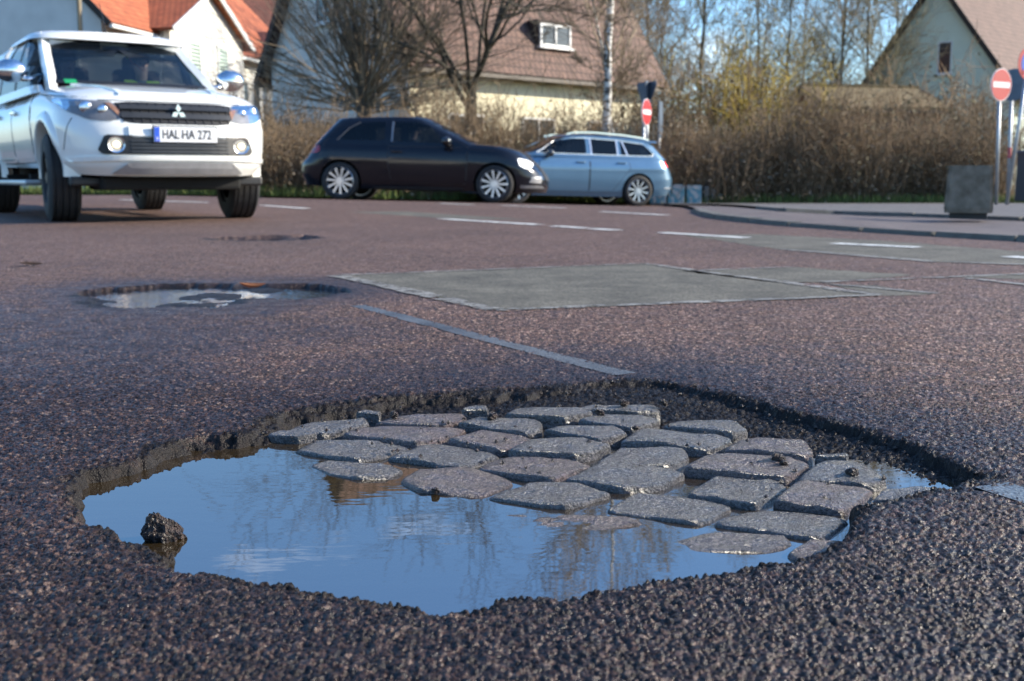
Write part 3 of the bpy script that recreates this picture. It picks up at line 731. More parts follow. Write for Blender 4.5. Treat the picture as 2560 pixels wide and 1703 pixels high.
# ---- the white pickup
def build_pickup():
    root = empty('pickup_truck', (-3.26, 10.27, 0.0), -.99, label='white double-cab pickup truck driving with its fog lamps lit', category='pickup truck')
    root.rotation_mode = 'XYZ'
    PW = paint('pickup_white', (.80, .80, .76))
    S = Shell(.905, [(0, .90), (.12, .965), (.35, .985), (.6, 1.0), (.80, .985), (.90, .955), (.96, .91), (1, .85)],
              [(0, .84), (.15, .90), (.3, .915), (.52, .90), (.66, .875), (.86, .80), (.95, .74), (1, .66)],
              [(0, -4.28), (.3, -4.34), (1, -4.30)],
              [(-4.5, .55), (-3.7, .50), (-.6, .46), (.3, .42), (1, .375)],
              [(-4.5, 1.12), (-3, 1.12), (-1, 1.13), (-.75, 1.15), (-.45, 1.165), (-.2, 1.15), (.25, 1.10), (.55, 1.05), (.75, 1.02), (1, .99)],
              .15, -4.1, 2.9, 6, .055, [(-5, .97), (-3.5, 1), (-.5, 1), (.2, 1.0), (1, 1.0)])
    me = arch_cut(S.mesh('body', 26, 44, 20), [(0, .40, .445, .52, 1.2), (-3.0, .40, .445, .52, 1.2)], 'body')
    body = link('body', me, root, PW); auto_smooth(body, 30)
    two_tone(body, M_WELL, lambda c, n: (abs(c.y) < .80 and c.z < .85 and (abs(c.x) < .47 or abs(c.x + 3) < .47)) or n.z < -.8)
    FR = lambda y, z, o: (S.front(y, z) + o, y * (1 + o * .3), z)
    def fp(name, poly, off, th, m, par=root, step=.05, **k):
        return B(lambda bm: patch(bm, poly, FR, off, th, step), name, par, m, **k)
    SD = lambda s: (lambda x, z, o: (x, s * (float(S.side(x, z)) + o), z))
    # arch flares
    for ax in (0, -3.0):
        for s in (-1, 1):
            def fl(bm):
                rows = []
                for a in np.linspace(-.08, math.pi + .12, 26):
                    R0 = .43; row = []
                    for r, dy in ((R0 - .005, -.08), (R0 - .005, .028), (R0 + .02, .036), (R0 + .075, .020), (R0 + .11, -.02)):
                        x = ax + r * math.cos(a); z = .42 + r * math.sin(a)
                        ysd = float(S.side(min(max(x, -4.0), .60), min(max(z, .5), 1.02)))
                        row.append(bm.verts.new((x, s * (min(ysd, .91) + dy - max(0, x - .35) * .35), z)))
                    rows.append(row)
                for A, C in zip(rows, rows[1:]):
                    for k in range(len(A) - 1): bm.faces.new((A[k], A[k + 1], C[k + 1], C[k]))
            o = B(fl, 'wheel_arch', root, PW, True)
    # front end
    gr = fp('grille', chaikin([(-.50, 1.00), (.50, 1.00), (.50, .88), (.40, .815), (-.40, .815), (-.50, .88)], 2, .88), .004, .03, M_BLACK)
    for z, h in ((.955, .018), (.885, .022)):
        B(lambda bm: patch(bm, [(-.46, z - h), (.46, z - h), (.46, z + h), (-.46, z + h)], FR, .024, .03, .06), 'grille_bar', gr, mat('grille_bar_grey', (.035, .036, .038), .35))
    for i in range(13):
        y = -.44 + i * .073
        B(lambda bm: patch(bm, [(y - .006, .83), (y + .006, .83), (y + .006, .99), (y - .006, .99)], FR, .012, .02, .06), 'grille_fin', gr, M_BLACK)
    def emb(bm):
        for k in range(3):
            a = math.pi / 2 + k * 2 * math.pi / 3; L_, w_ = .066, .021
            c = [(0, 0), (L_ * .5, w_), (L_, 0), (L_ * .5, -w_)]
            poly = [(p[0] * math.cos(a) - p[1] * math.sin(a), .915 + p[0] * math.sin(a) + p[1] * math.cos(a)) for p in c]
            patch(bm, poly, lambda y, z, o: (S.front(0, .915) + o, y, z), .046, .03, .2)
    B(emb, 'emblem', gr, M_CHROME)
    for s in (-1, 1):
        P = [(.50, .995), (.62, 1.005), (.80, 1.02), (.885, 1.03), (.84, .92), (.70, .845), (.55, .835), (.47, .855), (.46, .90)]
        P = [(s * a, b) for a, b in P]
        hl = fp('headlight', chaikin(P, 1, .85), .006, .04, mat('lamp_bowl', (.30, .30, .31), .3, metal=.25), step=.04)
        fp('lens', chaikin(P, 1, .85), .028, .0, M_LENS, hl, step=.04)
        def refl(bm):
            x = S.front(y_, z_); ellipsoid(bm, (x + .004, s * y_, z_), (.016, r_, r_), 8)
        for y_, z_, r_ in ((.70, .945, .052), (.585, .925, .042)): B(refl, 'reflector', hl, M_CHROME, True)
        fp('indicator', [(s * .47, .87), (s * .56, .985), (s * .52, .985), (s * .465, .93)], .014, .02, mat('indicator_amber', (.42, .22, .14), .3), hl)
        sur = fp('fog_lamp_surround', chaikin([(s * .38, .715), (s * .60, .725), (s * .655, .60), (s * .62, .565), (s * .38, .565)], 1, .9), .010, .03, M_BLACK)
        def fog(bm):
            x = S.front(.525, .645); cyl(bm, (x - .01, s * .525, .645), (x + .024, s * .525, .645), .058, n=28)
        fo = B(fog, 'fog_lamp', root, mat('fog_bowl', (.50, .46, .40), .25, metal=.5))
        B(lambda bm: ellipsoid(bm, (S.front(.525, .645) + .024, s * .525, .643), (.012, .030, .026), 8), 'bulb', fo, M_LAMP, True)
        def ring(bm):
            x = S.front(.525, .645); prof = [(.056, .0), (.068, .0), (.068, .045), (.056, .04)]
            lathe(bm, prof, 28); bmesh.ops.transform(bm, matrix=Matrix.Translation((x - .012, s * .525, .645)) @ Matrix.Rotation(-math.pi / 2, 4, 'Z'), verts=bm.verts[:])
        B(ring, 'fog_lamp_ring', root, M_CHROME)
    it = fp('lower_intake', [(-.42, .705), (.42, .705), (.44, .565), (-.44, .565)], .008, .03, M_BLACK)
    for z in (.585, .615, .645, .675): B(lambda bm: patch(bm, [(-.41, z - .006), (.41, z - .006), (.41, z + .006), (-.41, z + .006)], FR, .018, .02, .08), 'intake_slat', it, mat('grille_bar_grey', (.035, .036, .038), .35))
    fp('bumper_lip', chaikin([(-.86, .545), (.86, .545), (.86, .50), (.50, .515), (-.50, .515), (-.86, .50)], 1, .9), .022, .05, PW)
    fp('bumper_upper', chaikin([(-.42, .80), (.42, .80), (.42, .715), (-.42, .715)], 1, .93), .016, .04, PW)
    fp('skid_plate', chaikin([(-.42, .505), (.42, .505), (.56, .40), (-.56, .40)], 1, .94), .028, .06, mat('silver_plastic', (.42, .43, .44), .35, metal=.4))
    B(lambda bm: box(bm, (.40, 0, .33), (.5, 1.2, .12), bevel=.03), 'under_tray', root, M_WELL)
    for s in (-1, 1): B(lambda bm: box(bm, (.50, s * .70, .345), (.12, .26, .08), bevel=.02), 'air_deflector', root, M_BLACK)
    # number plate
    px = S.front(0, .73) + .035
    pl = B(lambda bm: box(bm, (px, .03, .73), (.012, .53, .125), bevel=.003), 'number_plate', root, M_PLATE)
    B(lambda bm: box(bm, (px - .008, .03, .73), (.012, .55, .145), bevel=.003), 'plate_holder', root, M_BLACK)
    B(lambda bm: box(bm, (px + .0065, -.21, .73), (.004, .044, .117)), 'country_band', pl, M_EU)
    def pf(x, y, z): return (px + .0068 + z, .052 + x, .728 + y)
    text_on('HAL', .108, lambda x, y, z: pf(x - .150, y, z), M_INK, pl, 'lettering', squeeze=.70)
    text_on('HA 272', .108, lambda x, y, z: pf(x + .068, y, z), M_INK, pl, 'lettering', squeeze=.74)
    B(lambda bm: cyl(bm, (px + .006, .052 - .052, .715), (px + .0085, .052 - .052, .715), .012, n=16), 'seal', pl, mat('seal_grey', (.3, .3, .32), .5))
    text_on('D', .03, lambda x, y, z: (px + .0088 + z, -.21 + x, .695 + y), M_PLATE, pl, 'country_letter')
    # bonnet shut line and creases
    def hood(bm):
        for s in (-1, 1):
            pts = [(.62 - i * .12, s * (.40 + .022 * i), None) for i in range(9)]
            P = []
            for x, y, _ in pts: P.append((x, y, float(S.zt(x)) + S.crown * (1 - (y / float(S.width(x, 1))) ** 4) + .004))
            bar(bm, P, .05, .016)
    B(hood, 'bonnet_crease', root, PW)
    for s in (-1, 1):
        B(lambda bm: patch(bm, [(.60, .86), (.606, .86), (.50, .60), (.494, .60)], SD(s), .003, .006, .05), 'wing_gap', root, M_INK)
        B(lambda bm: patch(bm, [(.55, 1.03), (.556, 1.036), (-.35, 1.105), (-.35, 1.098)], SD(s), .003, .006, .08), 'bonnet_gap', root, M_INK)
    fp('bonnet_gap', [(-.60, 1.006), (.60, 1.006), (.60, 1.013), (-.60, 1.013)], .004, .006, M_INK)
    # cab
    zbelt, zr = 1.13, 1.735
    C = Shell(.865, [(0, 1.0), (.3, .965), (.7, .885), (.92, .815), (1, .76)], [(0, -.22), (.25, -.47), (.6, -.83), (.9, -1.10), (1, -1.20)], [(0, -2.62), (.6, -2.55), (1, -2.46)],
              [(-4, zbelt), (0, zbelt)], [(-2.7, 1.70), (-2.3, 1.745), (-1.6, 1.755), (-1.2, 1.735), (-.9, 1.70), (0, 1.70)], 0, 0, 3.2, 7, .035, rel=.45)
    CF = lambda y, z, o: (C.front(y, z) + o * .6, y, z + o * .6)
    CS = lambda s: (lambda x, z, o: (x, s * (float(C.side(x, z)) + o), z))
    # roof slab
    R = Shell(.865, [(0, .855), (.4, .84), (.8, .79), (1, .70)], [(0, -1.02), (.5, -1.06), (1, -1.14)], [(0, -2.56), (1, -2.46)],
              [(-4, 1.675), (-2.3, 1.690), (-1.2, 1.685), (-.9, 1.672), (0, 1.67)], [(-2.7, 1.735), (-2.3, 1.77), (-1.6, 1.785), (-1.2, 1.765), (-.95, 1.73), (0, 1.72)], 0, 0, 3.2, 7, .012, rel=.45)
    o = link('roof', R.mesh('roof', 8, 20, 14), root, PW); auto_smooth(o, 35)
    ws = [(-.70, 1.235), (.70, 1.235), (.645, 1.50), (.585, 1.69), (-.585, 1.69), (-.645, 1.50)]
    B(lambda bm: patch(bm, ws, CF, .0, .006, .06), 'windscreen', root, M_GLASS)
    def frit(bm):
        for a, b in ((ws[0], ws[5]), (ws[5], ws[4]), (ws[1], ws[2]), (ws[2], ws[3])):
            s = 1 if a[0] > 0 else -1
            patch(bm, [(a[0], a[1]), (b[0], b[1]), (b[0] - s * .02, b[1]), (a[0] - s * .025, a[1])], CF, .006, .004, .2)
        patch(bm, [(-.585, 1.69), (.585, 1.69), (.592, 1.665), (-.592, 1.665)], CF, .006, .004, .1)
        patch(bm, [(-.70, 1.215), (.70, 1.215), (.695, 1.245), (-.695, 1.245)], CF, .006, .004, .1)
    B(frit, 'windscreen_seal', root, M_INK)
    for s in (-1, 1):
        def pa(bm):
            for z0, z1 in ((1.10, 1.30), (1.30, 1.50), (1.50, 1.71)):
                P = []
                for z in (z0, z1):
                    yw = .70 + (1.18 - z) * .22 + .0; x = C.front(yw * .985, z); P.append((x - .035, s * (yw + .035), z))
                bar(bm, P, .085, .075, up=(0, s * 1, .4))
        B(pa, 'windscreen_pillar', root, PW)
        # side glazing and door frames
        wf = [(-.52, 1.16), (-1.03, 1.64), (-1.42, 1.665), (-1.46, 1.17)]
        wr = [(-1.56, 1.17), (-1.54, 1.665), (-2.02, 1.65), (-2.36, 1.42), (-2.40, 1.20)]
        B(lambda bm: patch(bm, wf, CS(s), .004, .006, .1), 'side_window', root, M_GLASS_DARK)
        B(lambda bm: patch(bm, wr, CS(s), .004, .006, .1), 'side_window', root, M_GLASS_DARK)
        B(lambda bm: patch(bm, [(-1.45, 1.13), (-1.43, 1.70), (-1.53, 1.70), (-1.57, 1.13)], CS(s), .006, .03, .1), 'door_pillar', root, M_INK)
        B(lambda bm: patch(bm, [(-2.40, 1.13), (-2.35, 1.43), (-2.0, 1.66), (-2.0, 1.72), (-2.58, 1.72), (-2.62, 1.13)], CS(s), .012, .03, .1), 'rear_pillar', root, PW)
        B(lambda bm: patch(bm, [(-.40, 1.125), (-.55, 1.20), (-2.42, 1.20), (-2.42, 1.12)], CS(s), .016, .03, .15), 'belt_line', root, PW)
        # doors
        for (x0, x1, hx) in ((-.62, -1.50, -1.36), (-1.53, -2.45, -2.25)):
            B(lambda bm: patch(bm, [(x0 + .012, 1.11), (x1 - .012, 1.11), (x1 - .012 + (.12 if x0 < -1 else 0), .508), (x0 - .008, .508)], SD(s), .003, .01, .2), 'door_gap', root, M_INK)
            d = B(lambda bm: patch(bm, chaikin([(x0, 1.10), (x1, 1.10), (x1 + (.12 if x0 < -1 else 0), .52), (x0 - .02, .52)], 1, .97), SD(s), .007, .004, .1), 'door', root, PW); auto_smooth(d, 30)
            def hd(bm): y = float(S.side(hx, .98)); box(bm, (hx, s * (y + .022), .985), (.19, .03, .035), bevel=.008)
            B(hd, 'handle', d, M_CHROME)
        # mirrors
        mr = empty('wing_mirror', (-.74, s * .965, 1.33)); mr.parent = root
        B(lambda bm: (ellipsoid(bm, (0, s * .05, 0), (.085, .145, .105), 10), box(bm, (.01, s * -.09, -.07), (.07, .12, .04))), 'shell', mr, M_CHROME, True)
        B(lambda bm: box(bm, (-.062, s * .05, 0), (.05, .22, .15), bevel=.02), 'glass', mr, M_BLACK)
        # step and side rail
        B(lambda bm: box(bm, (-1.5, s * .90, .33), (1.75, .15, .05), bevel=.02), 'side_step', root, mat('silver_plastic', (.42, .43, .44), .35, metal=.4))
        for bx in (-.9, -2.1): B(lambda bm: box(bm, (bx, s * .78, .38), (.06, .2, .06)), 'step_bracket', root, M_WELL)
    # canopy over the bed
    K = Shell(.85, [(0, 1), (.5, .94), (.9, .86), (1, .78)], [(0, -2.66), (1, -2.66)], [(0, -4.28), (1, -4.05)], [(-5, 1.10), (0, 1.10)], [(-5, 1.72), (-2, 1.73)], -2.72, -4.1, 8, 6, .04)
    o = link('canopy', K.mesh('canopy', 10, 16, 10), root, PW); auto_smooth(o, 35)
    for s in (-1, 1): B(lambda bm: patch(bm, chaikin([(-2.85, 1.24), (-2.83, 1.60), (-3.95, 1.58), (-4.0, 1.24)], 2, .88), lambda x, z, o_: (x, s * (float(K.side(x, z)) + o_), z), .006, .02, .15), 'canopy_window', o, M_GLASS_DARK)
    # cabin
    B(lambda bm: box(bm, (-1.45, 0, 1.135), (2.1, 1.44, .03)), 'cabin_floor', root, M_SEAT)
    B(lambda bm: (box(bm, (-.62, 0, 1.165), (.44, 1.36, .05), bevel=.015)), 'dashboard', root, M_INK)
    for s in (-1, 1):
        st = B(lambda bm: box(bm, (-1.72, s * .36, 1.30), (.14, .48, .36), bevel=.05), 'seat', root, M_SEAT)
        B(lambda bm: box(bm, (-1.76, s * .36, 1.54), (.09, .26, .15), bevel=.04), 'headrest', st, M_SEAT)
        B(lambda bm: box(bm, (-1.14, s * .36, 1.635), (.05, .46, .075), bevel=.01), 'sun_visor', root, M_HEADLINER)
    B(lambda bm: box(bm, (-1.10, 0, 1.60), (.03, .22, .06), bevel=.01), 'rear_view_mirror', root, M_INK)
    B(lambda bm: (bar(bm, [(-1.0, .10, 1.54), (-.98, .13, 1.48), (-.95, .20, 1.43)], .05, .01)), 'hanging_tag', root, M_ORANGE)
    B(lambda bm: (bar(bm, [(-1.0, .08, 1.56), (-1.0, .10, 1.52)], .05, .011)), 'hanging_tag', root, mat('tag_yellow', (.8, .75, .05), .6))
    B(lambda bm: patch(bm, [(-.62, 1.215), (-.52, 1.215), (-.52, 1.255), (-.62, 1.255)], CF, .007, .002, .2), 'green_sticker', root, mat('sticker_green', (.02, .35, .12), .5))
    B(lambda bm: (cyl(bm, (-1.42, 0, 1.77), (-1.42, 0, 1.82), .02, .012, n=10), cyl(bm, (-1.42, 0, 1.82), (-1.62, 0, 2.12), .005, .003, n=6)), 'aerial', root, M_INK)
    # running gear
    for ax in (0, -3.0):
        for s in (-1, 1): wheel(root, (ax, s * .79, .375), .375, .26, .215, s, M_DARKRIM, 6, steer=-.10 if ax == 0 else 0, grooves=4)
        B(lambda bm: cyl(bm, (ax, -.7, .36), (ax, .7, .36), .05, n=12), 'axle', root, M_WELL)
    B(lambda bm: box(bm, (-1.6, 0, .46), (4.6, 1.0, .12)), 'chassis', root, M_WELL)
    bpy.context.view_layer.update()
    mw = root.matrix_world.copy()
    seated_person('person in a yellow-green high-visibility vest at the wheel of the white pickup', 'people in the white pickup', mw, -1.50, .36, .78, M_HIVIS, mat('grey_jacket', (.25, .30, .30), .85))
    seated_person('person in dark red clothing riding as passenger in the white pickup', 'people in the white pickup', mw, -1.50, -.36, .76, None, mat('dark_red_jacket', (.12, .015, .03), .85))
build_pickup()
# ---- ordinary cars: shared builder
def build_car(root, PM, S, C, axles, wr, ww, rr, arch, track, side_glass, pillars, ws, rw, spokes, steer, lights, doors, mirror, extra):
    """Body shell S, glazing surface C, roof slab R; side_glass / pillars are side-view outlines, ws / rw front and rear glass."""
    me = arch_cut(S.mesh('body', 24, 40, 16), [(ax, wr, arch, track - .22, 1.3) for ax in axles], 'body')
    body = link('body', me, root, PM); auto_smooth(body, 30)
    two_tone(body, M_WELL, lambda c, n: (abs(c.y) < track - .02 and c.z < wr + arch and any(abs(c.x - a) < arch + .02 for a in axles) and c.z < .72) or n.z < -.8)
    cabm = C.mesh('cabin', 14, 26, 14)
    o = bpy.data.objects.new('cabin', cabm); COL.objects.link(o)
    cb = bmesh.new()
    for g in side_glass:
        gg = chaikin(g, 1, .93)
        poly_prism(cb, [(p[0], -1.2, p[1]) for p in gg], (0, 2.4, 0))
    xm = extra['mid']
    poly_prism(cb, [(xm, p[0], p[1]) for p in ws], (3.5, 0, 0))
    poly_prism(cb, [(xm - .9, p[0], p[1]) for p in rw], (-3.5, 0, 0))
    bmesh.ops.recalc_face_normals(cb, faces=cb.faces[:])
    co = bpy.data.objects.new('cutter', from_bm('cutter', cb)); COL.objects.link(co)
    mo = o.modifiers.new('b', 'BOOLEAN'); mo.operation = 'DIFFERENCE'; mo.object = co; mo.solver = 'EXACT'; mo.use_self = True
    dg = bpy.context.evaluated_depsgraph_get(); dg.update()
    r_ = bpy.data.meshes.new_from_object(o.evaluated_get(dg)); bpy.data.objects.remove(o); bpy.data.objects.remove(co)
    o = link('cabin', r_, root, PM); auto_smooth(o, 30)
    def inner(c, n):
        y = float(C.side(c.x, c.z)); return abs(c.y) < y - .012 and not (n.z > .5 and c.z > float(C.zt(c.x)) - .06) and c.x < float(C.front(c.y, c.z)) - .012 and c.x > float(C.front(c.y, c.z, -1)) + .012
    two_tone(o, M_SEAT, inner)
    CS = lambda s: (lambda x, z, o_: (x, s * (float(C.side(x, z)) + o_), z))
    SD = lambda s: (lambda x, z, o_: (x, s * (float(S.side(x, z)) + o_), z))
    CFt = lambda e: (lambda y, z, o_: (float(C.front(y, z, e)) + e * o_ * .6, y, z + o_ * .6))
    B(lambda bm: patch(bm, ws, CFt(1), .002, .006, .08), 'windscreen', root, M_GLASS)
    B(lambda bm: patch(bm, rw, CFt(-1), .002, .006, .08), 'rear_window', root, M_GLASS_DARK)
    for s in (-1, 1):
        for g in side_glass: B(lambda bm: patch(bm, chaikin(g, 1, .93), CS(s), .003, .006, .1), 'side_window', root, M_GLASS_DARK)
        for nm, g, m, w_ in pillars:
            def strip(bm):
                P = [np.array(p, float) for p in g]; Q = []
                for a_, b_ in zip(P, P[1:]):
                    k_ = max(1, int(np.linalg.norm(b_ - a_) / .12)); Q += [a_ + (b_ - a_) * i_ / k_ for i_ in range(k_)]
                Q.append(P[-1]); bar(bm, [(q[0], s * (float(C.side(q[0], q[1])) + .004), q[1]) for q in Q], .012, w_, up=(0, 0, 1) if abs(P[-1][0] - P[0][0]) > .15 else (1, 0, 0))
            B(strip, nm, root, m)
        for (poly, hx, hz) in doors:
            cp_ = np.mean(np.array(poly), 0)
            B(lambda bm: patch(bm, [tuple(cp_ + (np.array(p_) - cp_) * 1.03) for p_ in poly], SD(s), .002, .006, .1), 'door_gap', root, M_INK)
            d = B(lambda bm: patch(bm, chaikin(poly, 1, .97), SD(s), .005, .004, .08), 'door', root, PM); auto_smooth(d, 30)
            def hd(bm): y = float(S.side(hx, hz)); box(bm, (hx, s * (y + .02), hz), (.20, .03, .032), bevel=.01)
            B(hd, 'handle', d, PM)
        mx, mz, mm = mirror
        y = float(S.side(mx, .85))
        mr = B(lambda bm: (ellipsoid(bm, (mx, s * (y + .10), mz), (.085, .11, .075), 9), box(bm, (mx + .02, s * (y + .0), mz - .06), (.06, .1, .05))), 'wing_mirror', root, mm, True)
        for (nm, poly, m, off) in lights: B(lambda bm: patch(bm, chaikin(poly, 1, .85), SD(s), off, .03, .05), nm, root, m)
    # headliner, floor and seats
    B(lambda bm: box(bm, extra['floor'][0], extra['floor'][1]), 'cabin_floor', root, M_SEAT)
    for sx in extra['seats']:
        for s in (-1, 1):
            st = B(lambda bm: box(bm, (sx, s * .36, extra['sz']), (.13, .46, .42), bevel=.05), 'seat', root, M_SEAT)
            B(lambda bm: box(bm, (sx - .03, s * .36, extra['sz'] + .27), (.08, .26, .15), bevel=.04), 'headrest', st, M_SEAT)
    for i, ax in enumerate(axles):
        for s in (-1, 1): wheel(root, (ax, s * track, wr), wr, ww, rr, s, M_ALLOY, spokes, steer=steer if i == 0 else 0, rot=.2 * i)
        B(lambda bm: cyl(bm, (ax, -track + .1, wr), (ax, track - .1, wr), .035, n=10), 'axle', root, M_WELL)

def wheels_on_ground(root, axles, heading):
    """Set height and pitch of a car so that its axles stand on the street."""
    fx, fy = math.cos(heading), math.sin(heading); x, y = root.location.x, root.location.y
    za = float(terrain(x + fx * axles[0], y + fy * axles[0])); zb = float(terrain(x + fx * axles[1], y + fy * axles[1]))
    pitch = math.atan2(zb - za, axles[0] - axles[1])
    root.rotation_euler = (0, pitch, heading); root.location.z = za + 0.0
    # roll: one wheel of each axle would otherwise sink where the street falls sideways
    lx, ly = -fy, fx; ro = math.atan2(float(terrain(x + lx * .8, y + ly * .8)) - float(terrain(x - lx * .8, y - ly * .8)), 1.6)
    root.rotation_euler = (ro, pitch, heading)

def build_hatchback():
    hd = math.radians(-5)
    root = empty('hatchback_car', (-.22, 18.75 + .78, 0), hd, label='black three-door hatchback with silver multi-spoke wheels and lit headlamp', category='car')
    PM = paint('black_paint', (.006, .007, .012), .0, .2)
    S = Shell(.888, [(0, .90), (.18, .955), (.42, .985), (.62, 1.0), (.80, .985), (.92, .945), (1, .86)],
              [(0, .80), (.2, .845), (.4, .85), (.6, .80), (.8, .70), (1, .52)], [(0, -3.32), (.25, -3.41), (.5, -3.40), (.7, -3.27), (1, -3.12)],
              [(-3.5, .27), (-3.0, .22), (-2, .19), (.4, .18), (1, .20)], [(-3.5, .93), (-2.8, .975), (-1.5, .965), (-.4, .955), (0, .935), (.35, .86), (.6, .775), (.9, .68)],
              .0, -2.75, 2.5, 3.0, .035)
    C = Shell(.83, [(0, 1), (.3, .95), (.7, .85), (.92, .76), (1, .70)], [(0, -.12), (.3, -.42), (.6, -.72), (.9, -1.02), (1, -1.15)], [(0, -3.14), (.4, -2.98), (.8, -2.82), (1, -2.74)],
              [(-4, .90), (0, .90)], [(-3, 1.35), (-2.7, 1.362), (-1.8, 1.395), (-1.3, 1.40), (-1, 1.37), (0, 1.35)], 0, 0, 3.0, 4, .018, rel=.4)
    sg = [[(-2.62, 1.0), (-2.46, 1.18), (-2.28, 1.285), (-1.86, 1.305), (-1.86, .995)], [(-1.72, .985), (-1.72, 1.305), (-1.32, 1.31), (-1.10, 1.235), (-.86, 1.0), (-.86, .97)]]
    gt = mat('grey_trim', (.25, .26, .28), .35, metal=.5)
    pl = [('door_frame', [(-1.735, .975), (-1.735, 1.31)], gt, .03), ('window_trim', [(-2.66, .99), (-2.47, 1.19), (-2.29, 1.295)], mat('dull_trim', (.06, .06, .07), .4), .018)]
    ws = [(-.70, 1.0), (.70, 1.0), (.60, 1.30), (.55, 1.335), (-.55, 1.335), (-.60, 1.30)]
    rw = [(-.60, 1.0), (.60, 1.0), (.52, 1.30), (-.52, 1.30)]
    lt = [('tail_lamp', [(-3.20, .91), (-2.96, .915), (-2.94, .80), (-3.02, .765), (-3.24, .77)], M_RED, .006), ('headlight', [(.36, .745), (.54, .715), (.61, .67), (.60, .60), (.50, .575), (.40, .62)], M_DRL, .006),
          ('wheel_arch_trim', [(-.52, .20), (-2.05, .20), (-2.05, .235), (-.52, .235)], M_BLACK, .01)]
    doors = [([(-.47, .91), (-.50, .30), (-1.72, .30), (-1.78, .60), (-1.78, .93)], -1.64, .81)]
    build_car(root, PM, S, C, (0, -2.60), .312, .215, .235, .355, .775, sg, pl, ws, rw, 11, -.06, lt, doors, (-.80, .99, mat('mirror_black', (.01, .01, .012), .2, coat=.6)),
              dict(mid=-1.9, floor=((-1.7, 0, .955), (2.2, 1.3, .02)), seats=(-1.55, -2.35), sz=1.05))
    FR = lambda y, z, o: (float(S.front(y, z)) + o, y, z)
    B(lambda bm: patch(bm, [(-.42, .70), (.42, .70), (.36, .40), (-.36, .40)], FR, .008, .03, .1), 'grille', root, M_BLACK)
    for s in (-1, 1):
        def fog(bm): patch(bm, [(s * .50, .46), (s * .70, .44), (s * .72, .35), (s * .52, .34)], FR, .010, .03, .06)
        B(fog, 'fog_lamp', root, mat('lamp_bowl', (.30, .30, .31), .3, metal=.25))
        def lip(bm): patch(bm, [(.42, .30), (.76, .30), (.80, .26), (.42, .25)], lambda x, z, o: (x, s * (float(S.side(x, z)) + o), z), .012, .03, .06)
        B(lip, 'bumper_lip', root, mat('grey_trim', (.25, .26, .28), .35, metal=.5))
        def crease(bm): patch(bm, [(-.55, .405), (-2.0, .44), (-2.0, .455), (-.55, .42)], lambda x, z, o: (x, s * (float(S.side(x, z)) + o), z), .014, .02, .2)
        B(crease, 'sill_crease', root, PM)
    B(lambda bm: patch(bm, [(-.26, .52), (.26, .52), (.26, .63), (-.26, .63)], lambda y, z, o: (float(S.front(y, z, -1)) - o, y, z), .01, .02, .2), 'number_plate', root, M_PLATE)
    wheels_on_ground(root, (0, -2.6), hd)
    bpy.context.view_layer.update()
    seated_person('person with dark hair driving the black hatchback', 'people in passing cars', root.matrix_world.copy(), -1.42, -.36, .46, None, mat('navy_coat', (.02, .03, .06), .9))

